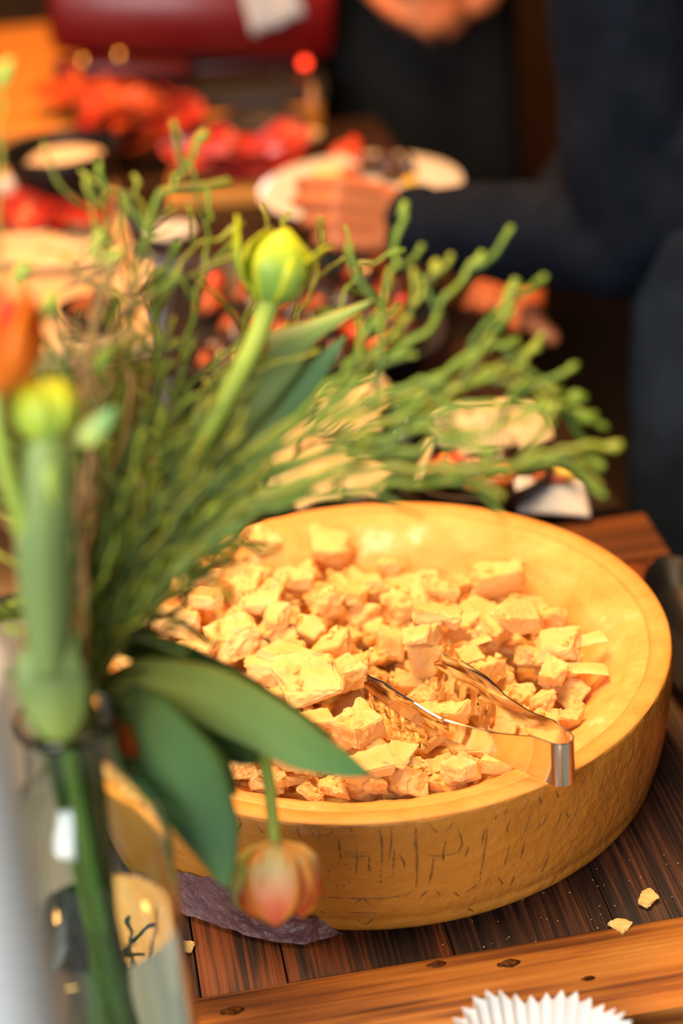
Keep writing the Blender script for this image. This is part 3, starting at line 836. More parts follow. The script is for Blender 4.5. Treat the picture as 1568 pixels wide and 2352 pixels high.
def tong_arm(path, bend):
    pts = catmull(path, 16); n = len(pts); grid = []
    hi = [(0, 0.8935), (0.12, 0.893), (0.35, 0.884), (0.55, 0.880), (0.68, 0.884), (0.85, 0.884), (0.96, 0.880), (1.0, 0.872)]
    lo = [(0, 0.862), (0.15, 0.8625), (0.40, 0.8655), (0.56, 0.8670), (0.62, 0.8670), (1.0, 0.8660)]
    for i, p in enumerate(pts):
        t = i / (n - 1); T = (pts[min(i + 1, n - 1)] - pts[max(i - 1, 0)]).normalized(); N = Vector((-T.y, T.x, 0)) * bend
        row = []
        for j in range(6):
            u = j / 5; z = interp(lo, t) * (1 - u) + interp(hi, t) * u
            c = 0.0022 * interp([(0, 0), (0.5, 0.3), (0.65, 1), (1, 1)], t) * (1 - (2 * u - 1) ** 2)
            row.append(Vector((p.x, p.y, z)) + N * c)
        grid.append(row)
    v, f, uv = sheet(grid, 0.0011)
    mb = MB().add(v, f, uv)
    for k in range(6):                                   # comb teeth, cut from the same sheet
        t0 = 0.625 + k * 0.066; t1 = t0 + 0.036
        g = []
        for j in range(6):
            u = j / 5; z = 0.8675 * (1 - u) + (0.8480 + 0.001 * (k % 2)) * u
            row = []
            for e in (0, 0.5, 1):
                w = 1 - 0.55 * u ** 3
                t = (t0 + t1) / 2 + (e - 0.5) * (t1 - t0) * w
                q = t * (n - 1); i = min(int(q), n - 2); p = pts[i].lerp(pts[i + 1], q - i)
                T = (pts[i + 1] - pts[i]).normalized(); N = Vector((-T.y, T.x, 0)) * bend
                row.append(Vector((p.x, p.y, z)) + N * (0.0035 * u * u))
            g.append(row)
        v, f, uv = sheet(g, 0.0011); mb.add(v, f, uv)
    return mb.build('arm', steel_m, tongs, sharp=50, weld=False)


tong_arm(TA, -1); tong_arm(TB, 1)
g = []
c0 = (TA[0] + TB[0]) / 2; d0 = (TA[0] - TB[0]); rr = d0.length / 2; e1 = d0.normalized(); e2 = Vector((e1.y, -e1.x, 0))
if e2.x < 0: e2 = -e2
for i in range(15):
    a = PI * i / 14; q = c0 + e1 * rr * math.cos(a) + e2 * rr * 1.15 * math.sin(a)
    g.append([Vector((q.x, q.y, 0.862 + 0.0315 * j / 3)) for j in range(4)])
v, f, uv = sheet(g, 0.0012); MB().add(v, f, uv).build('spring_bow', steel_m, tongs, sharp=50, weld=False)

# ------------------------------------------------------------------ cling film under the wheel
g = []
outer = catmull([Vector((x, y, 0)) for x, y in [(300, 2010), (345, 2055), (400, 2092), (480, 2122), (560, 2148), (640, 2166), (700, 2170), (745, 2160), (790, 2143)]], 5)
n = len(outer)
for i, q in enumerate(outer):
    po = at(q.x, q.y, TZ + 0.002)
    d = Vector((po.x - WC.x, po.y - WC.y, 0)); rad = d.length; d.normalize()
    row = []
    e = math.sin(PI * min(1, max(0, i / (n - 1))) ** 0.8)
    for j in range(12):
        u = j / 11; r = 0.2065 + (max(rad, 0.2072) - 0.2065) * u if rad > 0.207 else 0.1995 + (rad - 0.1995) * u
        hgt = 0.003 + 0.034 * e * (1 - u) ** 1.4
        p = Vector((WC.x + d.x * r, WC.y + d.y * r, TZ + hgt))
        wv = mnoise.noise(Vector((p.x * 90, p.y * 90, 2))) * 0.004 + mnoise.noise(Vector((p.x * 240, p.y * 240, 6))) * 0.0018
        p.z = max(TZ + 0.0022, p.z + wv * (0.4 + e) * (1 - 0.5 * u)); row.append(p)
    g.append(row)
v, f, uv = sheet(g, 0.0005)
tag(MB().add(v, f, uv).build('cling_film', film_m, sharp=60, weld=False), 'crumpled purplish cling film sticking out beneath the cheese wheel', 'plastic film')

# ------------------------------------------------------------------ black oval dish at the right of the wheel
dsh = thing('oval_dish', 'black oval serving dish squeezed between the cheese wheel and table edge', 'dish', (0.264, 1.305, TZ))
mb = MB().lathe([(0, 0.002), (0.75, 0.002), (0.82, 0.006), (0.96, 0.017), (1.0, 0.0185), (1.0, 0.0165), (0.86, 0.002), (0.7, 0.0)], n=48)
mb.v = [Vector((0.264 + v.x * 0.036, 1.305 + v.y * 0.118, TZ + 0.0005 + v.z)) for v in mb.v]
mb.build('body', black_m, dsh, sharp=50)

# ------------------------------------------------------------------ fluted white paper case at the near edge
pc = thing('paper_case', 'white fluted paper baking case standing on the grey table edge', 'paper case', (0.084, 0.834, GZ))
g = []; NP = 38
for i in range(NP * 4 + 1):
    a = 2 * PI * i / (NP * 4); zz = [0, 1, 0, -1][i % 4]; row = []
    for j in range(7):
        u = j / 6; r = 0.034 + 0.018 * u + zz * (0.0008 + 0.0026 * u)
        top = 0.064 + 0.005 * math.sin(a * 3 + 0.6) + 0.003 * math.sin(a * 7) + (0.0015 if zz > 0 else 0)
        row.append(Vector((0.084 + r * math.cos(a), 0.834 + r * math.sin(a), GZ + 0.001 + top * u)))
    g.append(row)
v, f, uv = sheet(g, 0.0004); MB().add(v, f, uv).build('fluted_wall', paper_m, pc, smooth=False, weld=False)
MB().lathe([(0, 0), (0.034, 0), (0.034, 0.0008), (0, 0.0008)], (0.084, 0.834, GZ + 0.0006), 40).build('base', paper_m, pc, smooth=False)

# ------------------------------------------------------------------ glass vase, candle
VX, VY = -0.139, 0.798; VH = 1.083 - GZ
vase = thing('glass_vase', 'greenish glass bottle vase holding the tulips and green twigs', 'vase', (VX, VY, GZ))
po = [(0.0, 0.0), (0.036, 0.0), (0.0395, 0.004), (0.041, 0.02), (0.0415, 0.15), (0.0415, 0.262), (0.040, 0.277), (0.034, 0.291), (0.0265, 0.300), (0.0235, 0.308), (0.0225, 0.330), (0.0228, VH - 0.008), (0.0252, VH - 0.005), (0.0255, VH - 0.001), (0.0238, VH)]
pi = [(0.0212, VH - 0.002), (0.0200, VH - 0.012), (0.0200, 0.308), (0.0235, 0.2975), (0.031, 0.288), (0.0370, 0.275), (0.0385, 0.262), (0.0385, 0.15), (0.038, 0.02), (0.034, 0.009), (0.0, 0.008)]
MB().lathe(po + pi, (VX, VY, GZ), 56).build('bottle', glass_m, vase)
MB().lathe([(0, 0.0085), (0.0335, 0.0095), (0.0378, 0.021), (0.0383, 0.15), (0.0383, 0.215), (0, 0.2145)], (VX, VY, GZ), 48).build('water', water_m, vase, sharp=50)
cp = dep(-225, 1540, 0.66)
cnd = thing('pillar_candle', 'tall white pillar candle beside the glass vase', 'candle', (cp.x, cp.y, GZ))
MB().lathe([(0, 0), (0.031, 0), (0.032, 0.004), (0.032, cp.z - GZ - 0.004), (0.030, cp.z - GZ), (0.02, cp.z - GZ - 0.006), (0, cp.z - GZ - 0.008)], (cp.x, cp.y, GZ), 40).build('wax', wax_m, cnd)
MB().tube([Vector((cp.x, cp.y, cp.z - 0.01)), Vector((cp.x + 0.001, cp.y, cp.z + 0.006)), Vector((cp.x + 0.004, cp.y, cp.z + 0.011))], 0.0009).build('wick', blackmat_m, cnd)

# ------------------------------------------------------------------ tulips
frnd = random.Random(12)
_slot = [0]


def foot_and_mouth():
    k = _slot[0]; _slot[0] += 1; a = k * 2.399; r = 0.0140 * math.sqrt(((k * 0.37) % 1.0))
    r2 = 0.016 * math.sqrt(((k * 0.61) % 1.0))
    return [Vector((VX + r2 * math.cos(a + 2.4), VY + r2 * math.sin(a + 2.4), GZ + 0.02)), Vector((VX + r * math.cos(a), VY + r * math.sin(a), GZ + VH - 0.03)),
            Vector((VX + r * math.cos(a), VY + r * math.sin(a), GZ + VH + 0.004))]


def px_path(lst): return [dep(*q) for q in lst]


def petal(parent, base, axis, e1, e2, phi, span, L, R, flare, mat, rtab=None, curl=0.0, wk=0.75):
    rtab = rtab or [(0, 0.22), (0.18, 0.78), (0.42, 1.0), (0.72, 0.95), (1.0, 0.55)]
    g = []; rows, cols = 12, 9
    for i in range(rows):
        t = i / (rows - 1); w = max(0.02, math.sin(PI * (0.10 + 0.89 * t))) ** wk
        fl = max(0, t - 0.3) / 0.7
        r = R * interp(rtab, t) + flare * fl ** 1.5 * L
        ax_ = L * t - curl * L * fl ** 2.5
        row = []
        for j in range(cols):
            u = 2 * j / (cols - 1) - 1
            a = phi + u * span * w * (R / max(r, R * 0.35)) ** 0.8
            rr = r * (1 + 0.05 * u * u) + 0.0006 * math.sin(5 * u + 9 * t)
            row.append(base + axis * ax_ + (e1 * math.cos(a) + e2 * math.sin(a)) * rr)
        g.append(row)
    v, f, uv = sheet(g, 0.0007)
    return MB().add(v, f, uv).build('petal', mat, parent, weld=False)


def frame_of(axis, hint):
    axis = axis.normalized(); e1 = (hint - axis * hint.dot(axis)).normalized(); return axis, e1, axis.cross(e1)


def leaf(parent, lst, width, mat, turn=0.0, cup=0.25, wtab=None, wave=0.0, world=None):
    pts = catmull(world or px_path(lst), 7); n = len(pts); g = []
    wtab = wtab or [(0, 0.35), (0.15, 0.75), (0.4, 1.0), (0.7, 0.75), (0.9, 0.35), (1.0, 0.03)]
    for i, p in enumerate(pts):
        t = i / (n - 1); T = (pts[min(i + 1, n - 1)] - pts[max(i - 1, 0)]).normalized()
        Sv = T.cross((CAM - p).normalized()).normalized()
        tt = turn if not isinstance(turn, tuple) else turn[0] + (turn[1] - turn[0]) * t
        Sv = Matrix.Rotation(tt, 3, T) @ Sv; N = Sv.cross(T)
        w = width / 2 * interp(wtab, t); row = []
        for j in range(9):
            u = 2 * j / 8 - 1
            row.append(p + Sv * (u * w) + N * (-cup * w * u * u + 0.06 * w * math.exp(-(u * 5) ** 2) + wave * w * math.sin(t * 9 + u * 2)))
        g.append(row)
    v, f, uv = sheet(g, 0.0008)
    return MB().add(v, f, uv).build('leaf', mat, parent, weld=False)


def tulip_thing(label): return thing('tulip', label, 'tulip', (VX, VY, GZ))


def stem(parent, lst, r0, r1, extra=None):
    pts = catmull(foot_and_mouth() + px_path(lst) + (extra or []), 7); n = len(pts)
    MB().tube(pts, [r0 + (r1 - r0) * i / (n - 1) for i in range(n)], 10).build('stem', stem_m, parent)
    return pts


# drooping orange tulip in front of the rind
t1 = tulip_thing('orange and yellow tulip drooping on a curved stem before the cheese rind')
hb = dep(632, 1932, 1.08); tip = dep(640, 2122, 1.075)
stem(t1, [(200, 1585, 0.97), (330, 1570, 1.0), (480, 1595, 1.05), (570, 1660, 1.08), (610, 1760, 1.085), (624, 1860, 1.083)], 0.0042, 0.0034, [hb + (tip - hb) * 0.04])
ax1, e1, e2 = frame_of(tip - hb, CAM - hb); L1 = (tip - hb).length
for k, (phi, fl, mat, Lk, sp) in enumerate([(0.10, 0.0, petalo_m, 1.0, 0.80), (2.2, 0.02, petalo_m, 0.95, 0.9), (4.2, 0.02, petalo_m, 0.95, 0.9), (1.30, 0.20, petalgreen_m, 0.80, 0.55), (3.2, 0.05, petalo_m, 0.9, 0.8),
                                           (-1.30, 0.16, petalo_m, 0.78, 0.62), (0.85, 0.03, petalo_m, 0.90, 0.50), (-0.70, 0.02, petalo_m, 0.88, 0.50)]):
    petal(t1, hb, ax1, e1, e2, phi, sp, L1 * Lk, 0.0205 + 0.0012 * (k in (3, 5)) - 0.001 * (k > 5), fl, mat, [(0, 0.16), (0.08, 0.66), (0.24, 1.0), (0.6, 1.02), (0.85, 0.90), (1.0, 0.62)])
petal(t1, hb, ax1, e1, e2, 1.9, 0.42, L1 * 0.55, 0.021, 0.34, petalo_m)
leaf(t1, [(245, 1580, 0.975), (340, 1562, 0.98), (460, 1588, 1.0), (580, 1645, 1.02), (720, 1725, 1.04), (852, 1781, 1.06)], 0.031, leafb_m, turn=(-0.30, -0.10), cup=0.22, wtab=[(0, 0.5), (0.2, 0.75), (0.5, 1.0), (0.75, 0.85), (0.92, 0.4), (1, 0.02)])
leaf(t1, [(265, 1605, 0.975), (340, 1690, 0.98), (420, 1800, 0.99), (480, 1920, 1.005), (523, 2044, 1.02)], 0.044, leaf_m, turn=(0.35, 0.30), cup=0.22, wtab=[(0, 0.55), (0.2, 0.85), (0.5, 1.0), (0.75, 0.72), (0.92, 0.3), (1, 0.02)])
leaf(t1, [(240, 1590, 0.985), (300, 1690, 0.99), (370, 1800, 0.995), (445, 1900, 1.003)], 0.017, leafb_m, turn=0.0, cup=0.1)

# half-open green tulip
t2 = tulip_thing('half-open green tulip bud with yellow petal tips standing highest in the vase')
hb = dep(618, 695, 1.04); tip = dep(652, 520, 1.035)
stem(t2, [(260, 1450, 0.98), (360, 1230, 1.01), (460, 1030, 1.025), (545, 870, 1.03), (588, 780, 1.035)], 0.0052, 0.0056, [hb + (tip - hb) * 0.04])
ax2, e1, e2 = frame_of(tip - hb, CAM - hb); L2 = (tip - hb).length
for k, (phi, fl, Lk, cl) in enumerate([(0.2, 0.0, 0.98, 0.0), (2.3, 0.0, 0.92, 0), (4.3, 0.0, 0.95, 0), (1.15, 0.0, 0.86, 0.0), (3.2, 0.0, 0.9, 0)]):
    petal(t2, hb, ax2, e1, e2, phi, 0.90, L2 * Lk, 0.0185, fl, petalg_m, [(0, 0.30), (0.2, 0.80), (0.45, 1.0), (0.75, 0.88), (1.0, 0.35)], cl)
petal(t2, hb, ax2, e1, e2, 1.35, 0.55, L2 * 1.12, 0.0145, 0.36, petalg_m, [(0, 0.3), (0.3, 0.85), (0.6, 0.95), (1, 0.7)], 0.22)
petal(t2, hb, ax2, e1, e2, -1.35, 0.36, L2 * 1.02, 0.0210, 0.05, petalg_m, [(0, 0.3), (0.25, 0.85), (0.5, 1.05), (1, 1.08)])
leaf(t2, [(425, 1120, 1.05), (480, 1000, 1.05), (570, 885, 1.055), (650, 800, 1.06), (720, 755, 1.065), (860, 688, 1.07)], 0.034, leafo_m, turn=(-0.15, -0.5), cup=0.3, wtab=[(0, 0.5), (0.15, 0.9), (0.4, 1.0), (0.6, 0.85), (0.72, 0.5), (0.85, 0.3), (1, 0.03)])
leaf(t2, [(480, 1200, 1.04), (560, 1060, 1.05), (650, 945, 1.06), (725, 850, 1.065), (795, 770, 1.07)], 0.016, leaf_m, turn=-0.3, cup=0.3, wtab=[(0, 0.7), (0.5, 1.0), (0.8, 0.7), (1, 0.05)])

# yellow-green bud close at the left
t3 = tulip_thing('plump yellow-green tulip bud on a thick grey-green leaf beside the red tulip')
hb = dep(112, 1015, 0.86); tip = dep(95, 868, 0.86)
stem(t3, [(125, 1480, 0.92), (118, 1300, 0.89), (115, 1130, 0.865)], 0.0045, 0.004, [hb + (tip - hb) * 0.04])
ax3, e1, e2 = frame_of(tip - hb, CAM - hb); L3 = (tip - hb).length
for k in range(6):
    petal(t3, hb, ax3, e1, e2, k * PI / 3 + 0.3, 0.85, L3 * (1.0 if k % 2 else 0.95), 0.0148, 0.0, petalg_m, [(0, 0.3), (0.2, 0.8), (0.5, 1.0), (0.8, 0.8), (1.0, 0.35)])
leaf(t3, [(118, 1560, 0.90), (112, 1400, 0.885), (105, 1250, 0.87), (110, 1100, 0.86), (120, 985, 0.855)], 0.025, leafo_m, turn=0.15, cup=0.45, wtab=[(0, 0.6), (0.3, 0.95), (0.7, 1.0), (0.9, 0.8), (1, 0.3)])
leaf(t3, [(150, 1440, 0.90), (120, 1530, 0.90), (128, 1600, 0.905), (140, 1700, 0.91)], 0.034, leafo_m, turn=0.0, cup=0.25, wtab=[(0, 0.3), (0.35, 0.95), (0.6, 1.0), (0.85, 0.8), (1, 0.35)])
leaf(t3, [(165, 1010, 0.87), (215, 990, 0.87), (265, 935, 0.87)], 0.011, leafb_m, turn=0.1, cup=0.2)

# red-orange tulip cut by the frame's left edge
t4 = tulip_thing('open red-orange tulip above the plump yellow-green bud')
hb = dep(-20, 905, 0.84); tip = dep(0, 655, 0.84)
stem(t4, [(105, 1450, 0.90), (50, 1200, 0.87), (-5, 1010, 0.845)], 0.0045, 0.004, [hb + (tip - hb) * 0.04])
ax4, e1, e2 = frame_of(tip - hb, CAM - hb); L4 = (tip - hb).length
for k in range(6):
    petal(t4, hb, ax4, e1, e2, k * PI / 3 + 0.2, 0.95, L4 * (1.0 if k % 2 else 0.92), 0.0195, 0.02, petalr_m, [(0, 0.25), (0.2, 0.85), (0.45, 1.0), (0.8, 0.9), (1.0, 0.5)])

# red tulip low behind the leaves
t5 = tulip_thing('deep red tulip hanging low behind the leaves at the vase shoulder')
hb = dep(262, 1618, 0.985); tip = dep(288, 1750, 0.985)
stem(t5, [(185, 1560, 0.97), (215, 1545, 0.98), (245, 1570, 0.985)], 0.0036, 0.003, [hb + (tip - hb) * 0.04])
ax5, e1, e2 = frame_of(tip - hb, CAM - hb); L5 = (tip - hb).length
for k in range(6):
    petal(t5, hb, ax5, e1, e2, k * PI / 3, 0.9, L5 * (1.0 if k % 2 else 0.93), 0.0085, 0.03, petalr_m)
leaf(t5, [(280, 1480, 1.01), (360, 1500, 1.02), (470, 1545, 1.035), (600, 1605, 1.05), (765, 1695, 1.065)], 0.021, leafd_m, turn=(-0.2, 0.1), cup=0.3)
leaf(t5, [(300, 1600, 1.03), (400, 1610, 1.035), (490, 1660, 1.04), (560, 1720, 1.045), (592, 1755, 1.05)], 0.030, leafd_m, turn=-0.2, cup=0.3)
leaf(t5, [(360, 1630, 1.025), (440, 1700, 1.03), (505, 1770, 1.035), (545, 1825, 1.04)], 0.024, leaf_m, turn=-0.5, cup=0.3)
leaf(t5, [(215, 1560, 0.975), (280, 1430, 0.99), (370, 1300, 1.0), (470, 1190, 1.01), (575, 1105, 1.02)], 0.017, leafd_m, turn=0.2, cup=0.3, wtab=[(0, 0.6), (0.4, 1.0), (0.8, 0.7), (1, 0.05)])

# ------------------------------------------------------------------ twigs


def twig_run(p0, d, L, r0, rnd_, kinks=4, bud=1.9, mbx=None):
    pts = [p0]; p = p0.copy(); dd = d.copy()
    for k in range(kinks):
        dd = (dd + Vector([rnd_.uniform(-0.28, 0.28) for _ in range(3)])).normalized()
        p = p + dd * L / kinks; pts.append(p.copy())
    q = catmull(pts, 3); n = len(q)
    rad = []
    for i in range(n):
        t = i / (n - 1); r = r0 * (1 - 0.35 * t)
        if i % 3 == 0 and 0 < i < n - 1: r *= 1.35
        if t > 0.86: r *= 1 + (bud - 1) * math.sin(PI * min(1, (t - 0.86) / 0.14 * 0.8))
        rad.append(r)
    rad[-1] *= 0.45
    (mbx or MB()).tube(q, rad, 6)
    return q


def sprig(lst, label, group, mat, r=0.0016, ntw=5, seed=0, tl=(0.03, 0.06), start=0.4, world=None, bud=1.9):
    rn = random.Random(seed)
    th_ = thing('twig', label, 'twig', (VX, VY, GZ), group)
    ctrl = foot_and_mouth() + (world or px_path(lst))
    pts = catmull(ctrl, 6); n = len(pts)
    for i in range(14, n - 1):
        pts[i] = pts[i] + Vector([rn.uniform(-1, 1) for _ in range(3)]) * 0.0022
    rad = [r * (1.25 - 0.5 * i / (n - 1)) * (1.25 if i % 5 == 0 else 1) * (0.45 if i < 12 else 0.45 + 0.55 * min(1, (i - 12) / 8)) for i in range(n)]
    rad[-2] = r * 1.5; rad[-1] = r * 0.9
    MB().tube(pts, rad, 6).build('stem', mat, th_)
    for k in range(ntw):
        t = start + (0.96 - start) * (k + rn.random() * 0.8) / max(1, ntw); i = min(int(t * (n - 1)), n - 2)
        T = (pts[i + 1] - pts[max(0, i - 1)]).normalized()
        side = T.cross((CAM - pts[i]).normalized()).normalized() * (1 if k % 2 else -1)
        d = (T * 0.8 + side * rn.uniform(0.35, 0.85) + Vector([rn.uniform(-0.3, 0.3) for _ in range(3)])).normalized()
        mb = MB(); twig_run(pts[i], d, rn.uniform(*tl), r * 0.85, rn, 4, bud, mb)
        mb.build('side_twig', mat, th_)
    return th_


GT = 'green twigs in the vase'
lab_r = 'knobbly green twig reaching from the vase out over the cheese wheel toward the dishes'
RIGHT = [
    [(330, 1400, 0.96), (560, 1170, 0.95), (800, 1090, 0.94), (1100, 1075, 0.93), (1290, 1030, 0.93), (1428, 1020, 0.93)],
    [(320, 1390, 0.96), (560, 1150, 0.96), (820, 1060, 0.95), (1080, 1000, 0.94), (1250, 935, 0.94), (1345, 915, 0.94)],
    [(340, 1380, 0.96), (600, 1160, 0.95), (860, 1080, 0.95), (1100, 1085, 0.95), (1280, 1050, 0.94), (1388, 1072, 0.94)],
    [(310, 1370, 0.97), (540, 1130, 0.97), (790, 1010, 0.96), (980, 930, 0.96), (1090, 870, 0.96), (1150, 840, 0.96)],
    [(330, 1370, 0.97), (580, 1120, 0.97), (860, 1010, 0.96), (1060, 940, 0.95), (1240, 930, 0.95), (1370, 952, 0.95)],
    [(300, 1350, 0.98), (520, 1100, 0.98), (760, 930, 0.98), (930, 800, 0.97), (1030, 680, 0.97), (1110, 578, 0.97)],
    [(300, 1330, 0.98), (520, 1080, 0.98), (760, 900, 0.98), (880, 800, 0.98), (960, 690, 0.97), (1005, 598, 0.97)],
    [(320, 1350, 0.97), (560, 1100, 0.97), (820, 930, 0.97), (1020, 860, 0.96), (1140, 760, 0.96), (1186, 640, 0.96)],
    [(300, 1340, 0.98), (540, 1080, 0.98), (760, 890, 0.98), (860, 740, 0.98), (905, 600, 0.98), (930, 462, 0.98)],
    [(310, 1350, 0.98), (560, 1090, 0.98), (830, 950, 0.97), (1040, 880, 0.97), (1180, 850, 0.96), (1235, 790, 0.96)],
    [(310, 1350, 0.98), (560, 1120, 0.98), (820, 1000, 0.97), (1000, 870, 0.97), (1110, 800, 0.96), (1190, 790, 0.96)],
    [(330, 1390, 0.96), (600, 1180, 0.95), (880, 1120, 0.95), (1040, 1110, 0.95), (1180, 1080, 0.95)],
]
for i, q in enumerate(RIGHT):
    sprig(q, lab_r, 'green twigs over the cheese wheel', twig_m if i % 3 else twigy_m, r=0.0020, ntw=4, seed=100 + i, tl=(0.018, 0.042), start=0.62)
lab_u = 'thin upright green twig rising among the tulips'
UPR = [
    [(280, 1300, 1.0), (400, 1000, 1.03), (560, 800, 1.06), (680, 740, 1.08), (738, 600, 1.09), (740, 500, 1.09)],
    [(290, 1300, 1.0), (430, 1020, 1.03), (640, 860, 1.06), (770, 720, 1.08), (820, 620, 1.09), (930, 575, 1.09)],
    [(250, 1280, 1.0), (330, 980, 1.02), (360, 760, 1.03), (420, 600, 1.04), (560, 512, 1.05)],
    [(240, 1280, 0.98), (290, 980, 0.98), (300, 720, 0.98), (340, 520, 0.98), (420, 390, 0.98), (475, 300, 0.98)],
    [(220, 1250, 0.97), (260, 950, 0.97), (240, 700, 0.97), (215, 520, 0.97), (203, 400, 0.97)],
    [(230, 1250, 0.97), (280, 950, 0.97), (265, 700, 0.98), (245, 520, 0.98), (228, 370, 0.98)],
    [(230, 1250, 0.98), (320, 900, 0.99), (345, 640, 1.0), (330, 500, 1.0), (305, 400, 1.0)],
    [(270, 1280, 1.0), (400, 950, 1.02), (440, 700, 1.03), (480, 560, 1.04), (470, 430, 1.04)],
    [(280, 1300, 1.0), (450, 1000, 1.04), (560, 760, 1.06), (600, 600, 1.07), (665, 488, 1.08)],
    [(250, 1280, 0.99), (330, 1000, 1.0), (370, 840, 1.0), (362, 700, 1.0), (370, 620, 1.0)],
]
for i, q in enumerate(UPR):
    sprig(q, lab_u, 'upright green twigs', twig_m if i % 2 else twigy_m, r=0.0012 if i not in (3, 9) else 0.0021, ntw=5, seed=200 + i, tl=(0.02, 0.045), start=0.5)
lab_f = 'fine green twig in the dense thicket around the tulip stems'
for i in range(62):
    ang = math.radians(frnd.uniform(46, 98)); Ln = frnd.uniform(400, 780) if i % 5 else frnd.uniform(700, 950)
    tx, ty = 160 + Ln * math.cos(ang), 1600 - Ln * math.sin(ang)
    D = frnd.uniform(0.93, 1.12); mid = frnd.uniform(-60, 60)
    q = [(160 + (tx - 160) * 0.35 + mid * 0.5, 1600 + (ty - 1600) * 0.38, 0.95 + (D - 0.95) * 0.4), (160 + (tx - 160) * 0.7 + mid, 1600 + (ty - 1600) * 0.72, 0.95 + (D - 0.95) * 0.75), (tx, ty, D)]
    sprig(q, lab_f, GT, (twigd_m, twig_m, twigd_m, twigy_m, twig_m, twigd_m, twig_m)[i % 7], r=frnd.uniform(0.0009, 0.0016), ntw=6, seed=300 + i, tl=(0.02, 0.05), start=0.45)
lab_b = 'dry tan twig bent among the green twigs'
for i, q in enumerate([[(180, 1250, 0.94), (165, 1000, 0.93), (200, 830, 0.93), (245, 690, 0.93), (262, 600, 0.93)], [(200, 1250, 0.95), (230, 980, 0.95), (250, 850, 0.95), (190, 770, 0.95), (130, 760, 0.95)],
                       [(210, 1250, 0.96), (300, 920, 0.97), (255, 780, 0.97), (300, 680, 0.97), (350, 600, 0.98)], [(180, 1250, 0.95), (210, 950, 0.95), (120, 720, 0.95), (210, 620, 0.95)],
                       [(60, 1480, 0.93), (75, 1400, 0.92), (50, 1250, 0.92), (30, 1100, 0.92)]]):
    sprig(q, lab_b, 'dry tan twigs', tan_m, r=0.0015, ntw=3, seed=400 + i, tl=(0.02, 0.04), start=0.6, bud=1.2)
# shoots with lime buds
for i, (q, buds) in enumerate([
        ([(190, 1200, 0.95), (205, 900, 0.95), (210, 700, 0.95), (222, 600, 0.95)], [((215, 605), (232, 528), 0.008), ((232, 612), (285, 575), 0.0065)]),
        ([(120, 1200, 0.92), (90, 900, 0.92), (60, 700, 0.92), (45, 645, 0.92)], [((32, 648), (72, 600), 0.007)]),
        ([(150, 1200, 0.93), (110, 900, 0.93), (92, 760, 0.93)], [((88, 745), (135, 665), 0.007)]),
        ([(190, 1200, 0.94), (215, 960, 0.94), (225, 870, 0.94)], [((215, 860), (262, 785), 0.0085)]),
        ([(60, 1200, 0.88), (10, 800, 0.86), (-10, 400, 0.85), (-2, 215, 0.85)], [((-5, 205), (25, 135), 0.008)])]):
    sh = sprig(q, ['leaf shoot with a pair of lime-green buds', 'leaf shoot with one short lime bud above the red tulip', 'leaf shoot with a grey-green slender bud', 'leaf shoot with one long lime bud above the yellow-green tulip',
                   'tall leaf shoot with one lime bud overtopping the bouquet'][i], None, tan_m if i in (0, 3) else twig_m, r=0.0014, ntw=0, seed=500 + i)
    D = q[-1][2]
    for (a, b, w) in buds:
        pa, pb = dep(*a, D), dep(*b, D); n = 8
        MB().tube([pa.lerp(pb, j / n) for j in range(n + 1)], [w * 0.5 * max(0.12, math.sin(PI * (0.08 + 0.86 * j / n))) for j in range(n + 1)], 10).build('bud', bud_m, sh)

# ------------------------------------------------------------------ buffet table behind
bt = thing('buffet_table', 'long dark wooden buffet table behind the cheese table', 'table', (0.026, 0.975, 0))
bt.rotation_euler = (0, 0, TR); LOCAL.add(bt.name)
for i in range(6):
    b0 = 0.545 + i * 0.205
    MB().box((-0.42, b0 + 0.1015, TZ - 0.015), (1.42, 0.203, 0.03), bev=0.0015).build('plank', buffet_wood_m, bt, sharp=40)
for a in (-1.08, 0.24):
    for b in (0.60, 1.72):
        MB().box((a, b, (TZ - 0.03) / 2), (0.06, 0.06, TZ - 0.03), bev=0.004).build('leg', buffet_wood_m, bt, sharp=40)
BZ = TZ + 0.0005


def bowl(name, label, cat, c, R, h, mat, base=0.5, lip=0.004, group=None):
    t = thing(name, label, cat, c, group)
    pr = [(0, 0.0), (R * base, 0.0), (R * base * 1.03, 0.003), (R * (base + (1 - base) * 0.55), h * 0.32), (R * 0.95, h * 0.75), (R, h - 0.001), (R - lip * 0.4, h), (R - lip, h - 0.001),
          (R * 0.95 - lip, h * 0.75), (R * (base + (1 - base) * 0.55) - lip, h * 0.34 + 0.002), (R * base * 0.9, lip), (0, lip)]
    MB().lathe(pr, c, 48).build('body', mat, t)
    return t


def plate(name, label, c, R, mat, group=None, h=0.018):
    t = thing(name, label, 'plate', c, group)
    pr = [(0, 0.001), (R * 0.55, 0.001), (R * 0.57, 0.0), (R * 0.60, 0.0), (R * 0.68, 0.006), (R * 0.99, h - 0.001), (R, h), (R * 0.985, h + 0.0012), (R * 0.70, h * 0.55 + 0.0005), (R * 0.62, 0.0055), (0, 0.005)]
    MB().lathe(pr, c, 56).build('body', mat, t)
    return t


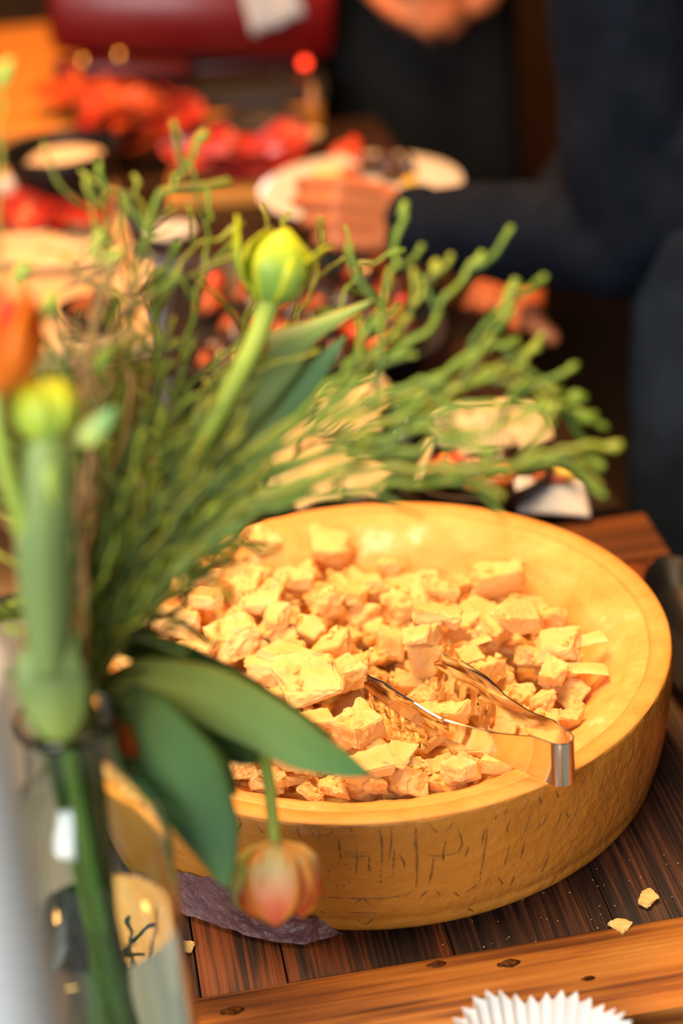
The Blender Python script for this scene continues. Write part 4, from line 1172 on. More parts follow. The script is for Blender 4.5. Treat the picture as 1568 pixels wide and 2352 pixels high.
def piece_mesh(name, seed, dims, mat, n=3, amp=0.12, flat=False):
    rn = random.Random(seed); bm = bmesh.new(); bmesh.ops.create_icosphere(bm, subdivisions=n, radius=1)
    off = Vector((seed * 3.7, seed * 1.9, 2))
    for v in bm.verts:
        p = v.co.copy()
        p = p * (1 + amp * (mnoise.noise(p * 1.6 + off) * 1.4 + 0.5 * mnoise.noise(p * 4 + off)))
        if flat: p = Vector((p.x, p.y, math.copysign(abs(p.z) ** 0.6, p.z)))
        v.co = Vector((p.x * dims[0], p.y * dims[1], p.z * dims[2]))
    me = bpy.data.meshes.new(name); bm.to_mesh(me); bm.free()
    me.polygons.foreach_set('use_smooth', [True] * len(me.polygons)); me.materials.append(mat); return me


def put(name, me, loc, rot, label, cat, group=None, scale=1.0):
    o = bpy.data.objects.new(name, me); o.location = loc; o.rotation_euler = rot; o.scale = (scale,) * 3 if not hasattr(scale, '__len__') else scale
    link(o); return tag(o, label, cat, group)


def slice_mesh(name, R, th, fold, wavy, seed, mat):
    g = []
    for i in range(9):
        r = max(0.02, i / 8); row = []
        for j in range(25):
            a = 2 * PI * j / 24; x, y = R * r * math.cos(a), R * r * math.sin(a) * 0.92
            z = fold * (x / R) ** 2 * R + wavy * R * r * r * math.sin(3 * a + seed)
            row.append(Vector((x, y, z)))
        g.append(row)
    v, f, uv = sheet(g, th)
    o = MB().add(v, f, uv).build(name, mat, weld=False); me = o.data; bpy.data.objects.remove(o); return me


brn = random.Random(31)
# pale board with the dip bowl, bread and meats
pa, pb = at(356, 772, TZ + 0.026), at(258, 405, TZ + 0.026)
dv = Vector((pb.x - pa.x, pb.y - pa.y, 0)); lenb = dv.length + 0.10; ang = math.atan2(dv.y, dv.x); ey = dv.normalized(); ex = Vector((ey.y, -ey.x, 0))
cb = Vector((pa.x, pa.y, 0)) + ey * (lenb / 2) - ex * 0.20
board = MB().box((cb.x, cb.y, TZ + 0.0135), (0.40, lenb, 0.025), rz=ang - PI / 2, bev=0.003).build('serving_board', pale_wood_m, sharp=40)
tag(board, 'long pale wooden serving board under the black dip bowl and bread', 'serving board')
PZ = TZ + 0.0265
c = at(138, 335, PZ + 0.085); bc = Vector((c.x, c.y, PZ))
bowl('dip_bowl', 'deep black bowl filled with cream-coloured dip', 'bowl', bc, 0.072, 0.085, black_m, 0.5)
me = piece_mesh('cream_dip', 3, (0.052, 0.048, 0.020), cream_m, 4, 0.10)
put('cream_dip', me, bc + Vector((0.003, 0.0, 0.060)), (0, 0, 0.4), 'cream-coloured dip heaped in the deep black bowl', 'dip')
bme = [piece_mesh('bread_slice', 40 + i, (0.040, 0.022, 0.0065), bread_m, 3, 0.10, True) for i in range(3)]
for i, (px, py, rz) in enumerate([(45, 548, 0.1), (150, 560, -0.2), (30, 590, 0.3), (110, 605, 0.0), (200, 600, 0.4), (300, 650, 1.2)]):
    p = at(px, py, PZ + 0.008)
    put('bread_slice', bme[i % 3], p + Vector((0, 0, 0.0005 + 0.001 * i)), (brn.uniform(-0.06, 0.06), brn.uniform(-0.06, 0.06), rz), 'pale crusty bread slice on the long serving board', 'bread', 'bread slices on the board')
yme = piece_mesh('potato_wedge', 51, (0.034, 0.013, 0.011), potato_m, 3, 0.12)
for i, (px, py, rz) in enumerate([(72, 446, -0.9), (150, 488, -0.35), (190, 505, -0.2)]):
    put('potato_wedge', yme, at(px, py, PZ + 0.012), (0, 0, rz), 'golden wedge lying against the black dip bowl', 'potato wedge', 'golden wedges on the board')
sm = [slice_mesh('salami_slice', 0.034, 0.0022, f_, w_, i, meat_m) for i, (f_, w_) in enumerate([(0.25, 0.05), (0.5, 0.08), (0.1, 0.1)])]
sm2 = [slice_mesh('salami_slice', 0.036, 0.0022, f_, w_, i, meat2_m) for i, (f_, w_) in enumerate([(0.4, 0.06), (0.7, 0.1), (0.2, 0.12)])]
for i in range(9):
    p = at(10 + brn.uniform(-20, 190) * (1 if i > 2 else 0.4), 470 + brn.uniform(-12, 34), PZ + 0.010 + 0.003 * i)
    put('salami_slice', sm[i % 3], p, (brn.uniform(-0.2, 0.5), brn.uniform(-0.2, 0.2), brn.uniform(0, 6)), 'red salami slice on the pale board before the dip bowl', 'salami', 'salami slices on the board')
pd = at(8, 425, PZ + 0.012)
put('mozzarella_ball', piece_mesh('mozzarella_ball', 61, (0.022, 0.016, 0.012), napkin_m, 3, 0.2), pd, (0, 0, 0.4), 'small white mozzarella ball beside the black dip bowl', 'mozzarella')
# small black pan with pepper strips at the front of the board
c = at(205, 700, PZ + 0.03); c = Vector((c.x, c.y, PZ))
bowl('strip_bowl', 'small black bowl of orange pepper strips on the pale board', 'bowl', c, 0.036, 0.030, black_m, 0.6, 0.003)
stm = []
for i in range(3):
    mb = MB(); q = [Vector((x * 0.011, 0.004 * math.sin(x * 1.5 + i), 0.002 * math.cos(x * 2))) for x in (-2, -1, 0, 1, 2)]
    mb.tube(catmull(q, 3), 0.0028, 6); o = mb.build('pepper_strip', chili_m); stm.append(o.data); bpy.data.objects.remove(o)
for i in range(12):
    a = brn.uniform(0, 6.3); r = 0.013 * math.sqrt(brn.random())
    put('pepper_strip', stm[i % 3], c + Vector((r * math.cos(a), r * math.sin(a), 0.012 + 0.0022 * i)), (brn.uniform(-0.2, 0.2), brn.uniform(-0.35, 0.35), brn.uniform(0, 6)), 'orange pepper strip in the small black bowl', 'pepper strip', 'pepper strips in the small black bowl')

# platter of meat behind the dip bowl
c = at(335, 345, BZ); plate('meat_platter', 'black round platter of folded orange-red salami behind the dip bowl', Vector((c.x, c.y, BZ)), 0.10, black_m)
for i in range(26):
    a = brn.uniform(0, 6.3); r = 0.075 * math.sqrt(brn.random())
    put('salami_slice', sm2[i % 3] if i % 3 else sm[i % 3], Vector((c.x + r * math.cos(a), c.y + r * math.sin(a), BZ + 0.014 + 0.0019 * i)), (brn.uniform(0.0, 0.9), brn.uniform(-0.4, 0.4), brn.uniform(0, 6)),
        'folded orange-red salami slice heaped on the black platter', 'salami', 'salami on the black platter')
c = at(190, 268, BZ)
for i in range(10):
    put('salami_slice', sm2[i % 3], Vector((c.x + brn.uniform(-0.07, 0.07), c.y + brn.uniform(-0.03, 0.03), BZ + 0.010 + 0.0035 * i)), (brn.uniform(0, 0.8), brn.uniform(-0.3, 0.3), brn.uniform(0, 6)),
        'orange-red salami slice piled on the table behind the dip bowl', 'salami', 'salami behind the dip bowl')
c = at(408, 308, BZ + 0.02); lid = MB().lathe([(0, 0), (0.016, 0), (0.018, 0.004), (0.018, 0.02), (0.014, 0.028), (0.004, 0.032), (0, 0.032)], (c.x, c.y, BZ), 24)
tag(lid.build('salt_shaker', steel_m), 'small steel shaker between the salami platter and the slicer', 'shaker')
# dark red cured meat on an orange board
c = at(555, 445, BZ)
ob = MB().box((c.x, c.y, BZ + 0.011), (0.19, 0.10, 0.022), rz=-0.03, bev=0.004).build('meat_board', orange_wood_m, sharp=40)
tag(ob, 'orange wooden board under dark red sliced cured ham', 'serving board')
hm = [slice_mesh('ham_slice', 0.050, 0.0022, f_, w_, i + 4, meat_m) for i, (f_, w_) in enumerate([(0.12, 0.05), (0.3, 0.08), (0.2, 0.14)])]
for i in range(14):
    put('ham_slice', hm[i % 3], Vector((c.x + brn.uniform(-0.055, 0.06), c.y + brn.uniform(-0.015, 0.03), BZ + 0.028 + 0.0025 * i)), (brn.uniform(-0.1, 0.35), brn.uniform(-0.2, 0.2), brn.uniform(0, 6)),
        'dark red cured ham slice layered on the orange board', 'ham', 'cured ham slices on the orange board')
c = at(395, 545, BZ); plate('side_plate', 'small white side plate beside the dark roasting tray', Vector((c.x, c.y, BZ)), 0.030, napkin_m, h=0.010)

# roasting tray with vegetables
ctr = at(700, 760, BZ)
rt = thing('roasting_tray', 'wide black roasting tray of braised meat and vegetables', 'tray', Vector((ctr.x, ctr.y, BZ)))
mb = MB().lathe([(0, 0.0), (0.80, 0.0), (0.84, 0.002), (0.96, 0.026), (1.0, 0.030), (0.985, 0.032), (0.945, 0.028), (0.82, 0.004), (0, 0.004)], n=56)
for q in mb.v:
    a = math.atan2(q.y, q.x); r = math.hypot(q.x, q.y); k = (abs(math.cos(a)) ** 5 + abs(math.sin(a)) ** 5) ** (-1 / 5)
    q.x, q.y = ctr.x + r * k * math.cos(a) * 0.150, ctr.y + r * k * math.sin(a) * 0.175; q.z += BZ
mb.build('body', blackmat_m, rt)
vm = {'braised_meat': [piece_mesh('braised_meat', 70 + i, (0.020, 0.015, 0.012), stew_m, 3, 0.3) for i in range(3)],
      'carrot_piece': [piece_mesh('carrot_piece', 80 + i, (0.021, 0.010, 0.008), chili_m, 2, 0.2) for i in range(3)],
      'red_pepper': [piece_mesh('red_pepper', 90 + i, (0.013, 0.012, 0.009), pepper_m, 2, 0.2) for i in range(2)],
      'herb_leaf': [piece_mesh('herb_leaf', 95, (0.016, 0.007, 0.003), olive_m, 2, 0.2)]}
vlab = {'braised_meat': ('dark braised meat chunk in the wide roasting tray', 'meat'), 'carrot_piece': ('orange roast carrot piece in the wide roasting tray', 'carrot'),
        'red_pepper': ('red pepper piece in the wide roasting tray', 'pepper'), 'herb_leaf': ('green herb leaf in the wide roasting tray', 'herb')}
for i in range(72):
    k = ['braised_meat', 'carrot_piece', 'braised_meat', 'carrot_piece', 'braised_meat', 'red_pepper' if i % 2 else 'carrot_piece', 'herb_leaf' if i % 3 == 0 else 'carrot_piece'][i % 7]
    X, Y = brn.uniform(-0.108, 0.108), brn.uniform(-0.13, 0.13)
    put(k, brn.choice(vm[k]), Vector((ctr.x + X, ctr.y + Y, BZ + 0.014 + brn.uniform(0, 0.014))), (brn.uniform(-0.5, 0.5), brn.uniform(-0.5, 0.5), brn.uniform(0, 6)), vlab[k][0], vlab[k][1], vlab[k][1] + ' pieces in the roasting tray')
put('cherry_tomato', piece_mesh('cherry_tomato', 97, (0.012, 0.012, 0.012), pepper_m, 3, 0.03), at(490, 648, BZ + 0.035), (0, 0, 0), 'bright red cherry tomato at the edge of the roasting tray', 'tomato')

# bowl of ridged crackers behind the wheel
c1 = at(745, 1085, BZ + 0.035); c1 = Vector((c1.x, c1.y, BZ))
bowl('cracker_bowl', 'dark shallow bowl of ridged crackers just behind the cheese wheel', 'bowl', c1, 0.072, 0.036, black_m, 0.6)


def cracker_mesh(seed, w, l):
    g = []
    for i in range(13):
        t = i / 12; row = []
        for j in range(25):
            u = 2 * j / 24 - 1
            ww = w * (0.75 + 0.25 * math.sin(PI * t)) * (1 + 0.05 * math.sin(seed + 11 * t))
            row.append(Vector((u * ww, (t - 0.5) * 2 * l, 0.0016 * math.sin(u * 20) - 0.25 * w * u * u)))
        g.append(row)
    v, f, uv = sheet(g, 0.0022)
    o = MB().add(v, f, uv).build('cracker', cracker_m, weld=False); me = o.data; bpy.data.objects.remove(o); return me


ck = [cracker_mesh(i, 0.020 + 0.004 * i, 0.018 + 0.003 * i) for i in range(3)]
CR = [(620, 1060, .2), (660, 1040, .5), (700, 1030, .8), (650, 1085, .1), (700, 1090, .3), (760, 1095, -.1), (810, 1100, -.4), (740, 1060, .2), (690, 1060, .9), (780, 1070, .5), (720, 1110, 0), (830, 1080, 1.2)]
for i, (px, py, rz) in enumerate(CR):
    p = at(px, py, BZ + 0.036 + 0.0012 * i)
    put('cracker', ck[i % 3], p, (0.35 + brn.uniform(-0.25, 0.35), brn.uniform(-0.3, 0.3), rz), 'ridged golden cracker in the shallow bowl behind the cheese wheel', 'cracker', 'crackers in the shallow bowl')
# heap of curled crisps farther back
for i in range(16):
    p = at(760 + brn.uniform(-95, 115), 935 + brn.uniform(-38, 38), BZ + 0.030 + 0.002 * (i % 5))
    put('crisp', ck[(i + 1) % 3], p, (0.6 + brn.uniform(-0.6, 0.5), brn.uniform(-0.7, 0.7), brn.uniform(0, 6)), 'pale curled crisp heaped between the roasting tray and the cracker bowl', 'crisp', 'curled crisps', 0.72)
c = at(775, 965, BZ); plate('crisp_plate', 'dark plate under the heap of pale curled crisps', Vector((c.x, c.y, BZ)), 0.066, black_m, h=0.016)
# dark wooden bowl with salad, right of it
c2 = at(1095, 1062, BZ + 0.04); c2 = Vector((c2.x, c2.y, BZ))
bowl('salad_bowl', 'wide dark glossy bowl with crackers and red vegetables behind the cheese wheel', 'bowl', c2, 0.068, 0.040, buffet_wood_m, 0.55)
for i in range(7):
    p = at(1040 + i * 30, 985 + brn.uniform(-14, 22), BZ + 0.050)
    put('cracker', ck[i % 3], p, (0.9 + brn.uniform(-0.2, 0.3), brn.uniform(-0.3, 0.3), brn.uniform(-0.5, 0.5)), 'golden cracker leaning on the back of the wide dark bowl', 'cracker', 'crackers in the wide bowl', 0.9)
for i, (px, py) in enumerate([(1030, 1065), (1060, 1050), (1010, 1080), (1120, 1110), (1150, 1095), (1090, 1075), (1140, 1050)]):
    k = ['red_pepper', 'red_pepper', 'carrot_piece', 'carrot_piece', 'red_pepper', 'braised_meat', 'braised_meat'][i]
    put('salad_piece', vm[k][i % 2], at(px, py, BZ + 0.024), (0.2, 0.1, i), ['red', 'red', 'orange', 'orange', 'red', 'dark', 'dark'][i] + ' vegetable piece in the wide dark bowl', 'vegetable', ['red', 'red', 'orange', 'orange', 'red', 'dark', 'dark'][i] + ' pieces in the wide bowl')
put('cracker_stick', piece_mesh('cracker_stick', 99, (0.004, 0.024, 0.003), cracker_m, 2, 0.1), at(975, 1058, BZ + 0.05), (0.7, 0, -0.5), 'single cracker stick leaning on the rims between the two bowls', 'cracker')
# glass tumbler between the bowls
c = at(930, 1025, BZ + 0.03); tm = thing('tumbler', 'small clear glass tumbler between the two dark bowls', 'glass', (c.x, c.y + 0.03, BZ))
MB().lathe([(0, 0), (0.018, 0), (0.019, 0.002), (0.022, 0.052), (0.0205, 0.052), (0.0178, 0.006), (0, 0.006)], (c.x, c.y + 0.03, BZ), 32).build('body', clear_glass_m, tm)
# napkin with a yellow wedge
g = []
for i in range(17):
    u = i / 16; row = []
    for j in range(17):
        w = j / 16
        px = 1190 + 165 * u - 10 * (1 - w); py = 1200 - 78 * (1 - w) - 6 * u
        p = at(px, py, TZ + 0.004)
        p.z += 0.020 * (1 - u) ** 0.6 * math.sin(PI * (0.12 + 0.8 * (1 - w))) + 0.004 * math.sin(u * 9 + w * 5) * (1 - w) + 0.002
        row.append(p)
    g.append(row)
v, f, uv = sheet(g, 0.003)
tag(MB().add(v, f, uv).build('napkin', napkin_m, weld=False), 'folded white cloth napkin beside the wide dark bowl', 'napkin')
put('lemon_wedge', piece_mesh('lemon_wedge', 110, (0.013, 0.007, 0.008), lemon_m, 3, 0.1), at(1290, 1088, TZ + 0.026), (0, 0, -0.5), 'bright yellow lemon wedge at the top fold of the white napkin', 'lemon wedge')
put('orange_peel', piece_mesh('orange_peel', 111, (0.018, 0.005, 0.005), chili_m, 2, 0.1), at(1262, 1098, TZ + 0.027), (0, 0, -0.35), 'thin orange strip between lemon wedge and dark bowl', 'orange peel')

# far end of the buffet: dark platter, brown loaf, amber bottle
c = at(600, 312, BZ); plate('dark_platter', 'flat black platter at the far end of the buffet', Vector((c.x, c.y, BZ)), 0.075, blackmat_m)
for i, (px, py) in enumerate([(560, 345), (640, 338), (690, 318)]):
    put('brown_roll', piece_mesh('brown_roll', 120 + i, (0.032, 0.016, 0.012), leg_wood_m if False else bread_m, 3, 0.12), at(px, py, BZ + 0.016), (0, 0, 0.2 * i), 'small brown roll in front of the flat black platter', 'bread roll', 'rolls at the far end')
c = at(728, 330, BZ); ab = thing('amber_bottle', 'slim amber glass bottle at the far end of the buffet', 'bottle', (c.x, c.y, BZ))
MB().lathe([(0, 0), (0.011, 0), (0.0125, 0.003), (0.0125, 0.055), (0.006, 0.070), (0.005, 0.088), (0, 0.088)], (c.x, c.y, BZ), 24).build('body', material('amber_glass', (0.45, 0.16, 0.02), rough=0.15, coat=0.5), ab)
MB().lathe([(0, 0), (0.006, 0), (0.006, 0.010), (0, 0.011)], (c.x, c.y, BZ + 0.088), 20).build('cap', black_m, ab)

# ------------------------------------------------------------------ plinth and red meat slicer
pl = thing('slicer_stand', 'orange wooden stand under the red meat slicer', 'stand', (-0.40, 3.14, 0))
for i in range(5):
    MB().box((-0.40, 2.885 + i * 0.128, 0.752), (0.84, 0.126, 0.024), bev=0.002).build('board', orange_wood_m, pl, sharp=40)
MB().box((-0.40, 3.14, 0.37), (0.78, 0.58, 0.738)).build('body', orange_wood_m, pl, smooth=False)
SZ = 0.7645; sx, sy = -0.17, 3.06
sl = thing('meat_slicer', 'red enamelled meat slicer with brass fittings', 'meat slicer', (sx, sy, SZ))
for dx in (-0.15, 0.13):
    for dy in (-0.06, 0.10):
        MB().lathe([(0, 0), (0.014, 0), (0.016, 0.012), (0, 0.012)], (sx + dx, sy + dy, SZ), 20).build('foot', blackmat_m, sl)
MB().box((sx, sy + 0.03, SZ + 0.020), (0.36, 0.20, 0.018), bev=0.007).build('base', darkred_m, sl, sharp=40)
MB().box((sx + 0.075, sy - 0.165, SZ + 0.009), (0.25, 0.12, 0.016), bev=0.005).build('black_slab', blackmat_m, sl, sharp=40)  # black slab added to darken the stand in front of the slicer
MB().box((sx + 0.06, sy + 0.02, SZ + 0.05), (0.20, 0.16, 0.04), bev=0.01).build('dark_gap_box', blackmat_m, sl, sharp=40)  # black box added to stand for the dark gap under the body
Rm = Matrix.Rotation(math.radians(6), 3, 'Y')
MB().box((sx - 0.10, sy - 0.115, SZ + 0.045), (0.20, 0.05, 0.026), bev=0.006, R=Rm).build('carriage_rail', darkred_m, sl, sharp=40)
MB().box((sx + 0.01, sy, SZ + 0.100), (0.43, 0.20, 0.105), bev=0.024, R=Rm).build('body', red_m, sl, sharp=40)
MB().lathe([(0, -0.006), (0.125, -0.004), (0.13, 0), (0.125, 0.004), (0, 0.006)], (sx - 0.06, sy + 0.125, SZ + 0.22), 64, R=Matrix.Rotation(PI / 2, 3, 'X')).build('blade', steel_m, sl, sharp=30)
MB().lathe([(0.088, -0.02), (0.135, -0.02), (0.14, -0.012), (0.14, 0.012), (0.135, 0.02), (0.088, 0.02)], (sx - 0.06, sy + 0.14, SZ + 0.22), 64, R=Matrix.Rotation(PI / 2, 3, 'X'), closed=True).build('blade_guard', red_m, sl, sharp=40)
for dx, dz in ((-0.10, 0.066), (-0.155, 0.062)):
    MB().ball((sx + dx, sy - 0.135, SZ + dz + 0.004), 0.011).build('brass_knob', brass_m, sl)
pd = dep(708, 245, 2.9)
MB().lathe([(0, 0), (0.006, 0), (0.0065, 0.003), (0.0045, 0.006), (0, 0.0065)], (sx + 0.172, sy - 0.0705, SZ + 0.0205), 20, R=Matrix.Rotation(PI / 2, 3, 'X')).build('pilot_light', led_m, sl)
# white cloth hanging over the slicer
g = []
for i in range(15):
    t = i / 14; row = []
    for j in range(13):
        u = 2 * j / 12 - 1
        w = 0.048 - 0.006 * t
        p = dep(642 - 75 * t, 100 - 260 * t - 22 * u * (1 - t), 2.86)
        row.append(Vector((p.x + u * w * 0.8, sy - 0.112 - 0.006 * math.cos(u * 5 + t) + (0.02 * max(0, t - 0.6)), p.z)))
    g.append(row)
v, f, uv = sheet(g, 0.003)
tag(MB().add(v, f, uv).build('towel', napkin_m, weld=False), 'white towel hanging over the front of the red slicer', 'towel')

# ------------------------------------------------------------------ held plate
PCn = Vector((0.055, 2.260, 0.819))
hp = plate('dinner_plate', 'cream-white dinner plate of food held in a hand over the buffet', PCn, 0.122, white_m, h=0.014)
for i, (px, py, nm, d, m_, rot, lab) in enumerate([
        (785, 352, 'pepper_piece', (0.017, 0.012, 0.008), pepper_m, .3, 'red pepper piece on the held plate'), (815, 345, 'pepper_piece', (0.010, 0.010, 0.017), pepper_m, .8, 'red pepper strip standing upright on the held plate'),
        (800, 338, 'carrot_slice', (0.016, 0.012, 0.008), chili_m, .1, 'orange vegetable slice behind the red pepper on the held plate'),
        (850, 378, 'meat_morsel', (0.015, 0.013, 0.012), stew_m, 0, 'dark glazed meat morsel beside the red pepper on the held plate'), (885, 372, 'meat_morsel', (0.017, 0.014, 0.014), stew_m, 1, 'tall dark glazed meat morsel in the middle of the held plate'),
        (930, 385, 'meat_morsel', (0.016, 0.013, 0.016), stew_m, 2, 'brown glazed meat morsel by the rim of the held plate'), (900, 398, 'meat_morsel', (0.016, 0.013, 0.010), stew_m, 3, 'low dark meat morsel beside the yellow slice on the held plate'),
        (755, 395, 'potato_slice', (0.019, 0.013, 0.007), potato_m, .2, 'golden potato slice next to the thumb on the held plate'), (805, 395, 'carrot_piece', (0.012, 0.010, 0.008), chili_m, .2, 'small orange piece between potato and meat on the held plate'),
        (940, 418, 'lemon_slice', (0.009, 0.008, 0.006), lemon_m, .2, 'small yellow slice at the near rim of the held plate')]):
    p = at(px, py, PCn.z + 0.006 + d[2] * 0.9)
    put(nm, piece_mesh(nm, 130 + i, d, m_, 3, 0.18), p, (0, 0, rot), lab, 'food')

# ------------------------------------------------------------------ people


def solid(name, mb, voxel, mat, parent, smooth_it=6, disp=None):
    """fuse overlapping closed shapes into one continuous skin"""
    me = bpy.data.meshes.new('tmp'); me.from_pydata([tuple(v) for v in mb.v], [], mb.f); me.update()
    bm = bmesh.new(); bm.from_mesh(me); bmesh.ops.remove_doubles(bm, verts=bm.verts, dist=1e-6); bmesh.ops.recalc_face_normals(bm, faces=bm.faces); bm.to_mesh(me); bm.free()
    o = bpy.data.objects.new('tmp', me); COL.objects.link(o)
    m = o.modifiers.new('r', 'REMESH'); m.mode = 'VOXEL'; m.voxel_size = voxel
    m2 = o.modifiers.new('s', 'SMOOTH'); m2.factor = 0.5; m2.iterations = smooth_it
    dg = bpy.context.evaluated_depsgraph_get(); dg.update()
    new = bpy.data.meshes.new_from_object(o.evaluated_get(dg)); bpy.data.objects.remove(o)
    if disp:
        co = np.empty(len(new.vertices) * 3); new.vertices.foreach_get('co', co); co = co.reshape(-1, 3)
        no = np.empty(len(new.vertices) * 3); new.vertices.foreach_get('normal', no); no = no.reshape(-1, 3)
        d = np.array([disp(Vector(p)) for p in co]); co += no * d[:, None]; new.vertices.foreach_set('co', co.ravel())
    new.polygons.foreach_set('use_smooth', [True] * len(new.polygons)); new.materials.clear(); new.materials.append(mat); new.name = name
    if parent is not None: new.transform(Matrix.Translation(-Vector(parent.location)))
    o = bpy.data.objects.new(name, new); return link(o, parent)


def limb(mb, pts, rad, n=14, sub=6):
    P = catmull(pts, sub) if len(pts) > 2 else [Vector(pts[0]).lerp(Vector(pts[1]), i / sub) for i in range(sub + 1)]
    m = len(P); tab = [(i / (len(rad) - 1), r) for i, r in enumerate(rad)]; R = [interp(tab, i / (m - 1)) for i in range(m)]
    mb.tube(P, R, n); mb.ball(P[0], R[0] * 0.999, 12, 8); mb.ball(P[-1], R[-1] * 0.999, 12, 8)


def hand(mb, wrist, X, N, curl, thumb, s=1.0, spread=0.0):
    """wrist -> knuckles along X, N = back of the hand, thumb = two points ending at its tip"""
    X = X.normalized(); N = (N - X * N.dot(X)).normalized(); Y = N.cross(X)
    if (thumb[-1] - wrist).dot(Y) < 0: Y = -Y
    lens = [(0.041, 0.024, 0.020), (0.045, 0.028, 0.021), (0.042, 0.026, 0.020), (0.034, 0.020, 0.018)]
    for k in range(4):
        y = (1.5 - k) * 0.0195 * s; kl = (0.088 - 0.003 * abs(k - 1) ** 1.6) * s
        kn = wrist + X * kl + Y * y * 1.05
        limb(mb, [wrist + Y * y * 0.62 + X * 0.005, (wrist + Y * y * 0.85).lerp(kn, 0.55) + N * 0.002, kn], [0.0125 * s, 0.0115 * s, 0.0105 * s])
        p = kn; a = 0.0; rr = [0.0098, 0.0088, 0.0080, 0.0064] if k < 3 else [0.0086, 0.0077, 0.0069, 0.0056]
        for q in range(3):
            a += curl[k][q]
            d = (X * math.cos(a) - N * math.sin(a) + Y * (spread * (1.5 - k))).normalized()
            p2 = p + d * lens[k][q] * s
            limb(mb, [p, p2], [rr[q] * s, rr[q + 1] * s], 12, 3); p = p2
    for k in range(7):                                    # flesh between the hand bones
        y = (3 - k) * 0.0098 * s
        limb(mb, [wrist + Y * y * 0.62 + X * 0.004, wrist + X * 0.045 * s + Y * y * 0.95 - N * 0.002, wrist + X * 0.082 * s + Y * y * 1.02 - N * 0.002], [0.0130 * s, 0.0130 * s, 0.0105 * s])
    t0 = wrist + X * 0.020 * s + Y * 0.020 * s
    limb(mb, [t0, thumb[0], thumb[1]], [0.0175 * s, 0.0135 * s, 0.0100 * s], 12, 4)


# guest in the navy sweater, leaning over the buffet with a plate in the left hand
g1 = thing('person', 'person in a navy sweater and dark jeans leaning over the buffet, holding a plate', 'person', (0.42, 1.92, 0))
shL = dep(1425, -260, 1.90); elL = dep(1440, 540, 2.0); wrL = dep(925, 512, 2.16)
shR = Vector((0.53, 2.25, 1.26)); elR = Vector((0.44, 2.30, 0.97)); wrR = dep(1195, 655, 2.27)
pel = Vector((0.47, 1.98, 0.90)); chest = Vector((0.43, 2.06, 1.16)); neck = Vector((0.385, 2.07, 1.34)); head = Vector((0.34, 2.08, 1.49))
hipL, kneL, ankL = Vector((0.412, 1.87, 0.86)), Vector((0.357, 1.79, 0.48)), Vector((0.45, 1.80, 0.09))
hipR, kneR, ankR = Vector((0.50, 2.08, 0.86)), Vector((0.45, 2.08, 0.48)), Vector((0.52, 2.08, 0.09))
mb = MB()
limb(mb, [shL, (shL + elL) / 2, elL], [0.050, 0.046, 0.040]); limb(mb, [elL, (elL + wrL) / 2, wrL], [0.040, 0.036, 0.0265])
limb(mb, [shR, elR], [0.048, 0.040]); limb(mb, [elR, wrR], [0.040, 0.0265])
limb(mb, [pel, (pel + chest) / 2, chest, neck], [0.105, 0.105, 0.115, 0.055]); limb(mb, [shL, chest, shR], [0.06, 0.10, 0.06]); limb(mb, [neck, head], [0.055, 0.055])
mb.ball(head + Vector((-0.01, 0, 0.03)), (0.092, 0.076, 0.112), 20, 14); mb.ball(head + Vector((-0.105, 0, 0.01)), (0.018, 0.012, 0.022)); mb.ball(head + Vector((-0.06, 0, -0.06)), (0.04, 0.045, 0.035))
for sg in (-1, 1): mb.ball(head + Vector((0.0, sg * 0.078, 0.02)), (0.018, 0.010, 0.030))
for h_, k_, a_ in ((hipL, kneL, ankL), (hipR, kneR, ankR)):
    limb(mb, [h_, k_], [0.085, 0.055]); limb(mb, [k_, a_], [0.055, 0.038])
    limb(mb, [a_ + Vector((0.02, 0, -0.045)), a_ + Vector((-0.15, 0, -0.055))], [0.042, 0.034])
limb(mb, [hipL, pel, hipR], [0.09, 0.11, 0.09])
tipL = dep(706, 424, 2.215); midL = dep(785, 432, 2.15)
Xl = dep(772, 488, 2.12) - wrL
hand(mb, wrL, Xl, CAM - wrL + Vector((0, 0, 0.15)), [(1.25, 0.35, 0.2), (1.3, 0.4, 0.2), (1.35, 0.5, 0.3), (1.4, 0.6, 0.3)], [midL, tipL], 0.98)
tr0 = dep(1225, 735, 2.13); tr1 = dep(1268, 775, 2.11)
hand(mb, wrR, dep(1105, 735, 2.13) - wrR, (CAM - wrR).normalized() + Vector((0, 0, 0.6)), [(0.5, 0.7, 0.4), (0.55, 0.75, 0.4), (0.6, 0.8, 0.4), (0.7, 0.8, 0.4)], [tr0, tr1], 0.98)
solid('body', mb, 0.0035, skin_m, g1, 4)


def folds(p):
    d = 0.005 * mnoise.noise(p * 14) + 0.003 * mnoise.noise(Vector((p.x * 30, p.y * 30, p.z * 12)))
    de = (p - elL).length
    d += 0.006 * math.exp(-(de / 0.13) ** 2) * math.sin(70 * (p - elL).dot(Vector((0.72, 0.1, 0.68))))
    return d


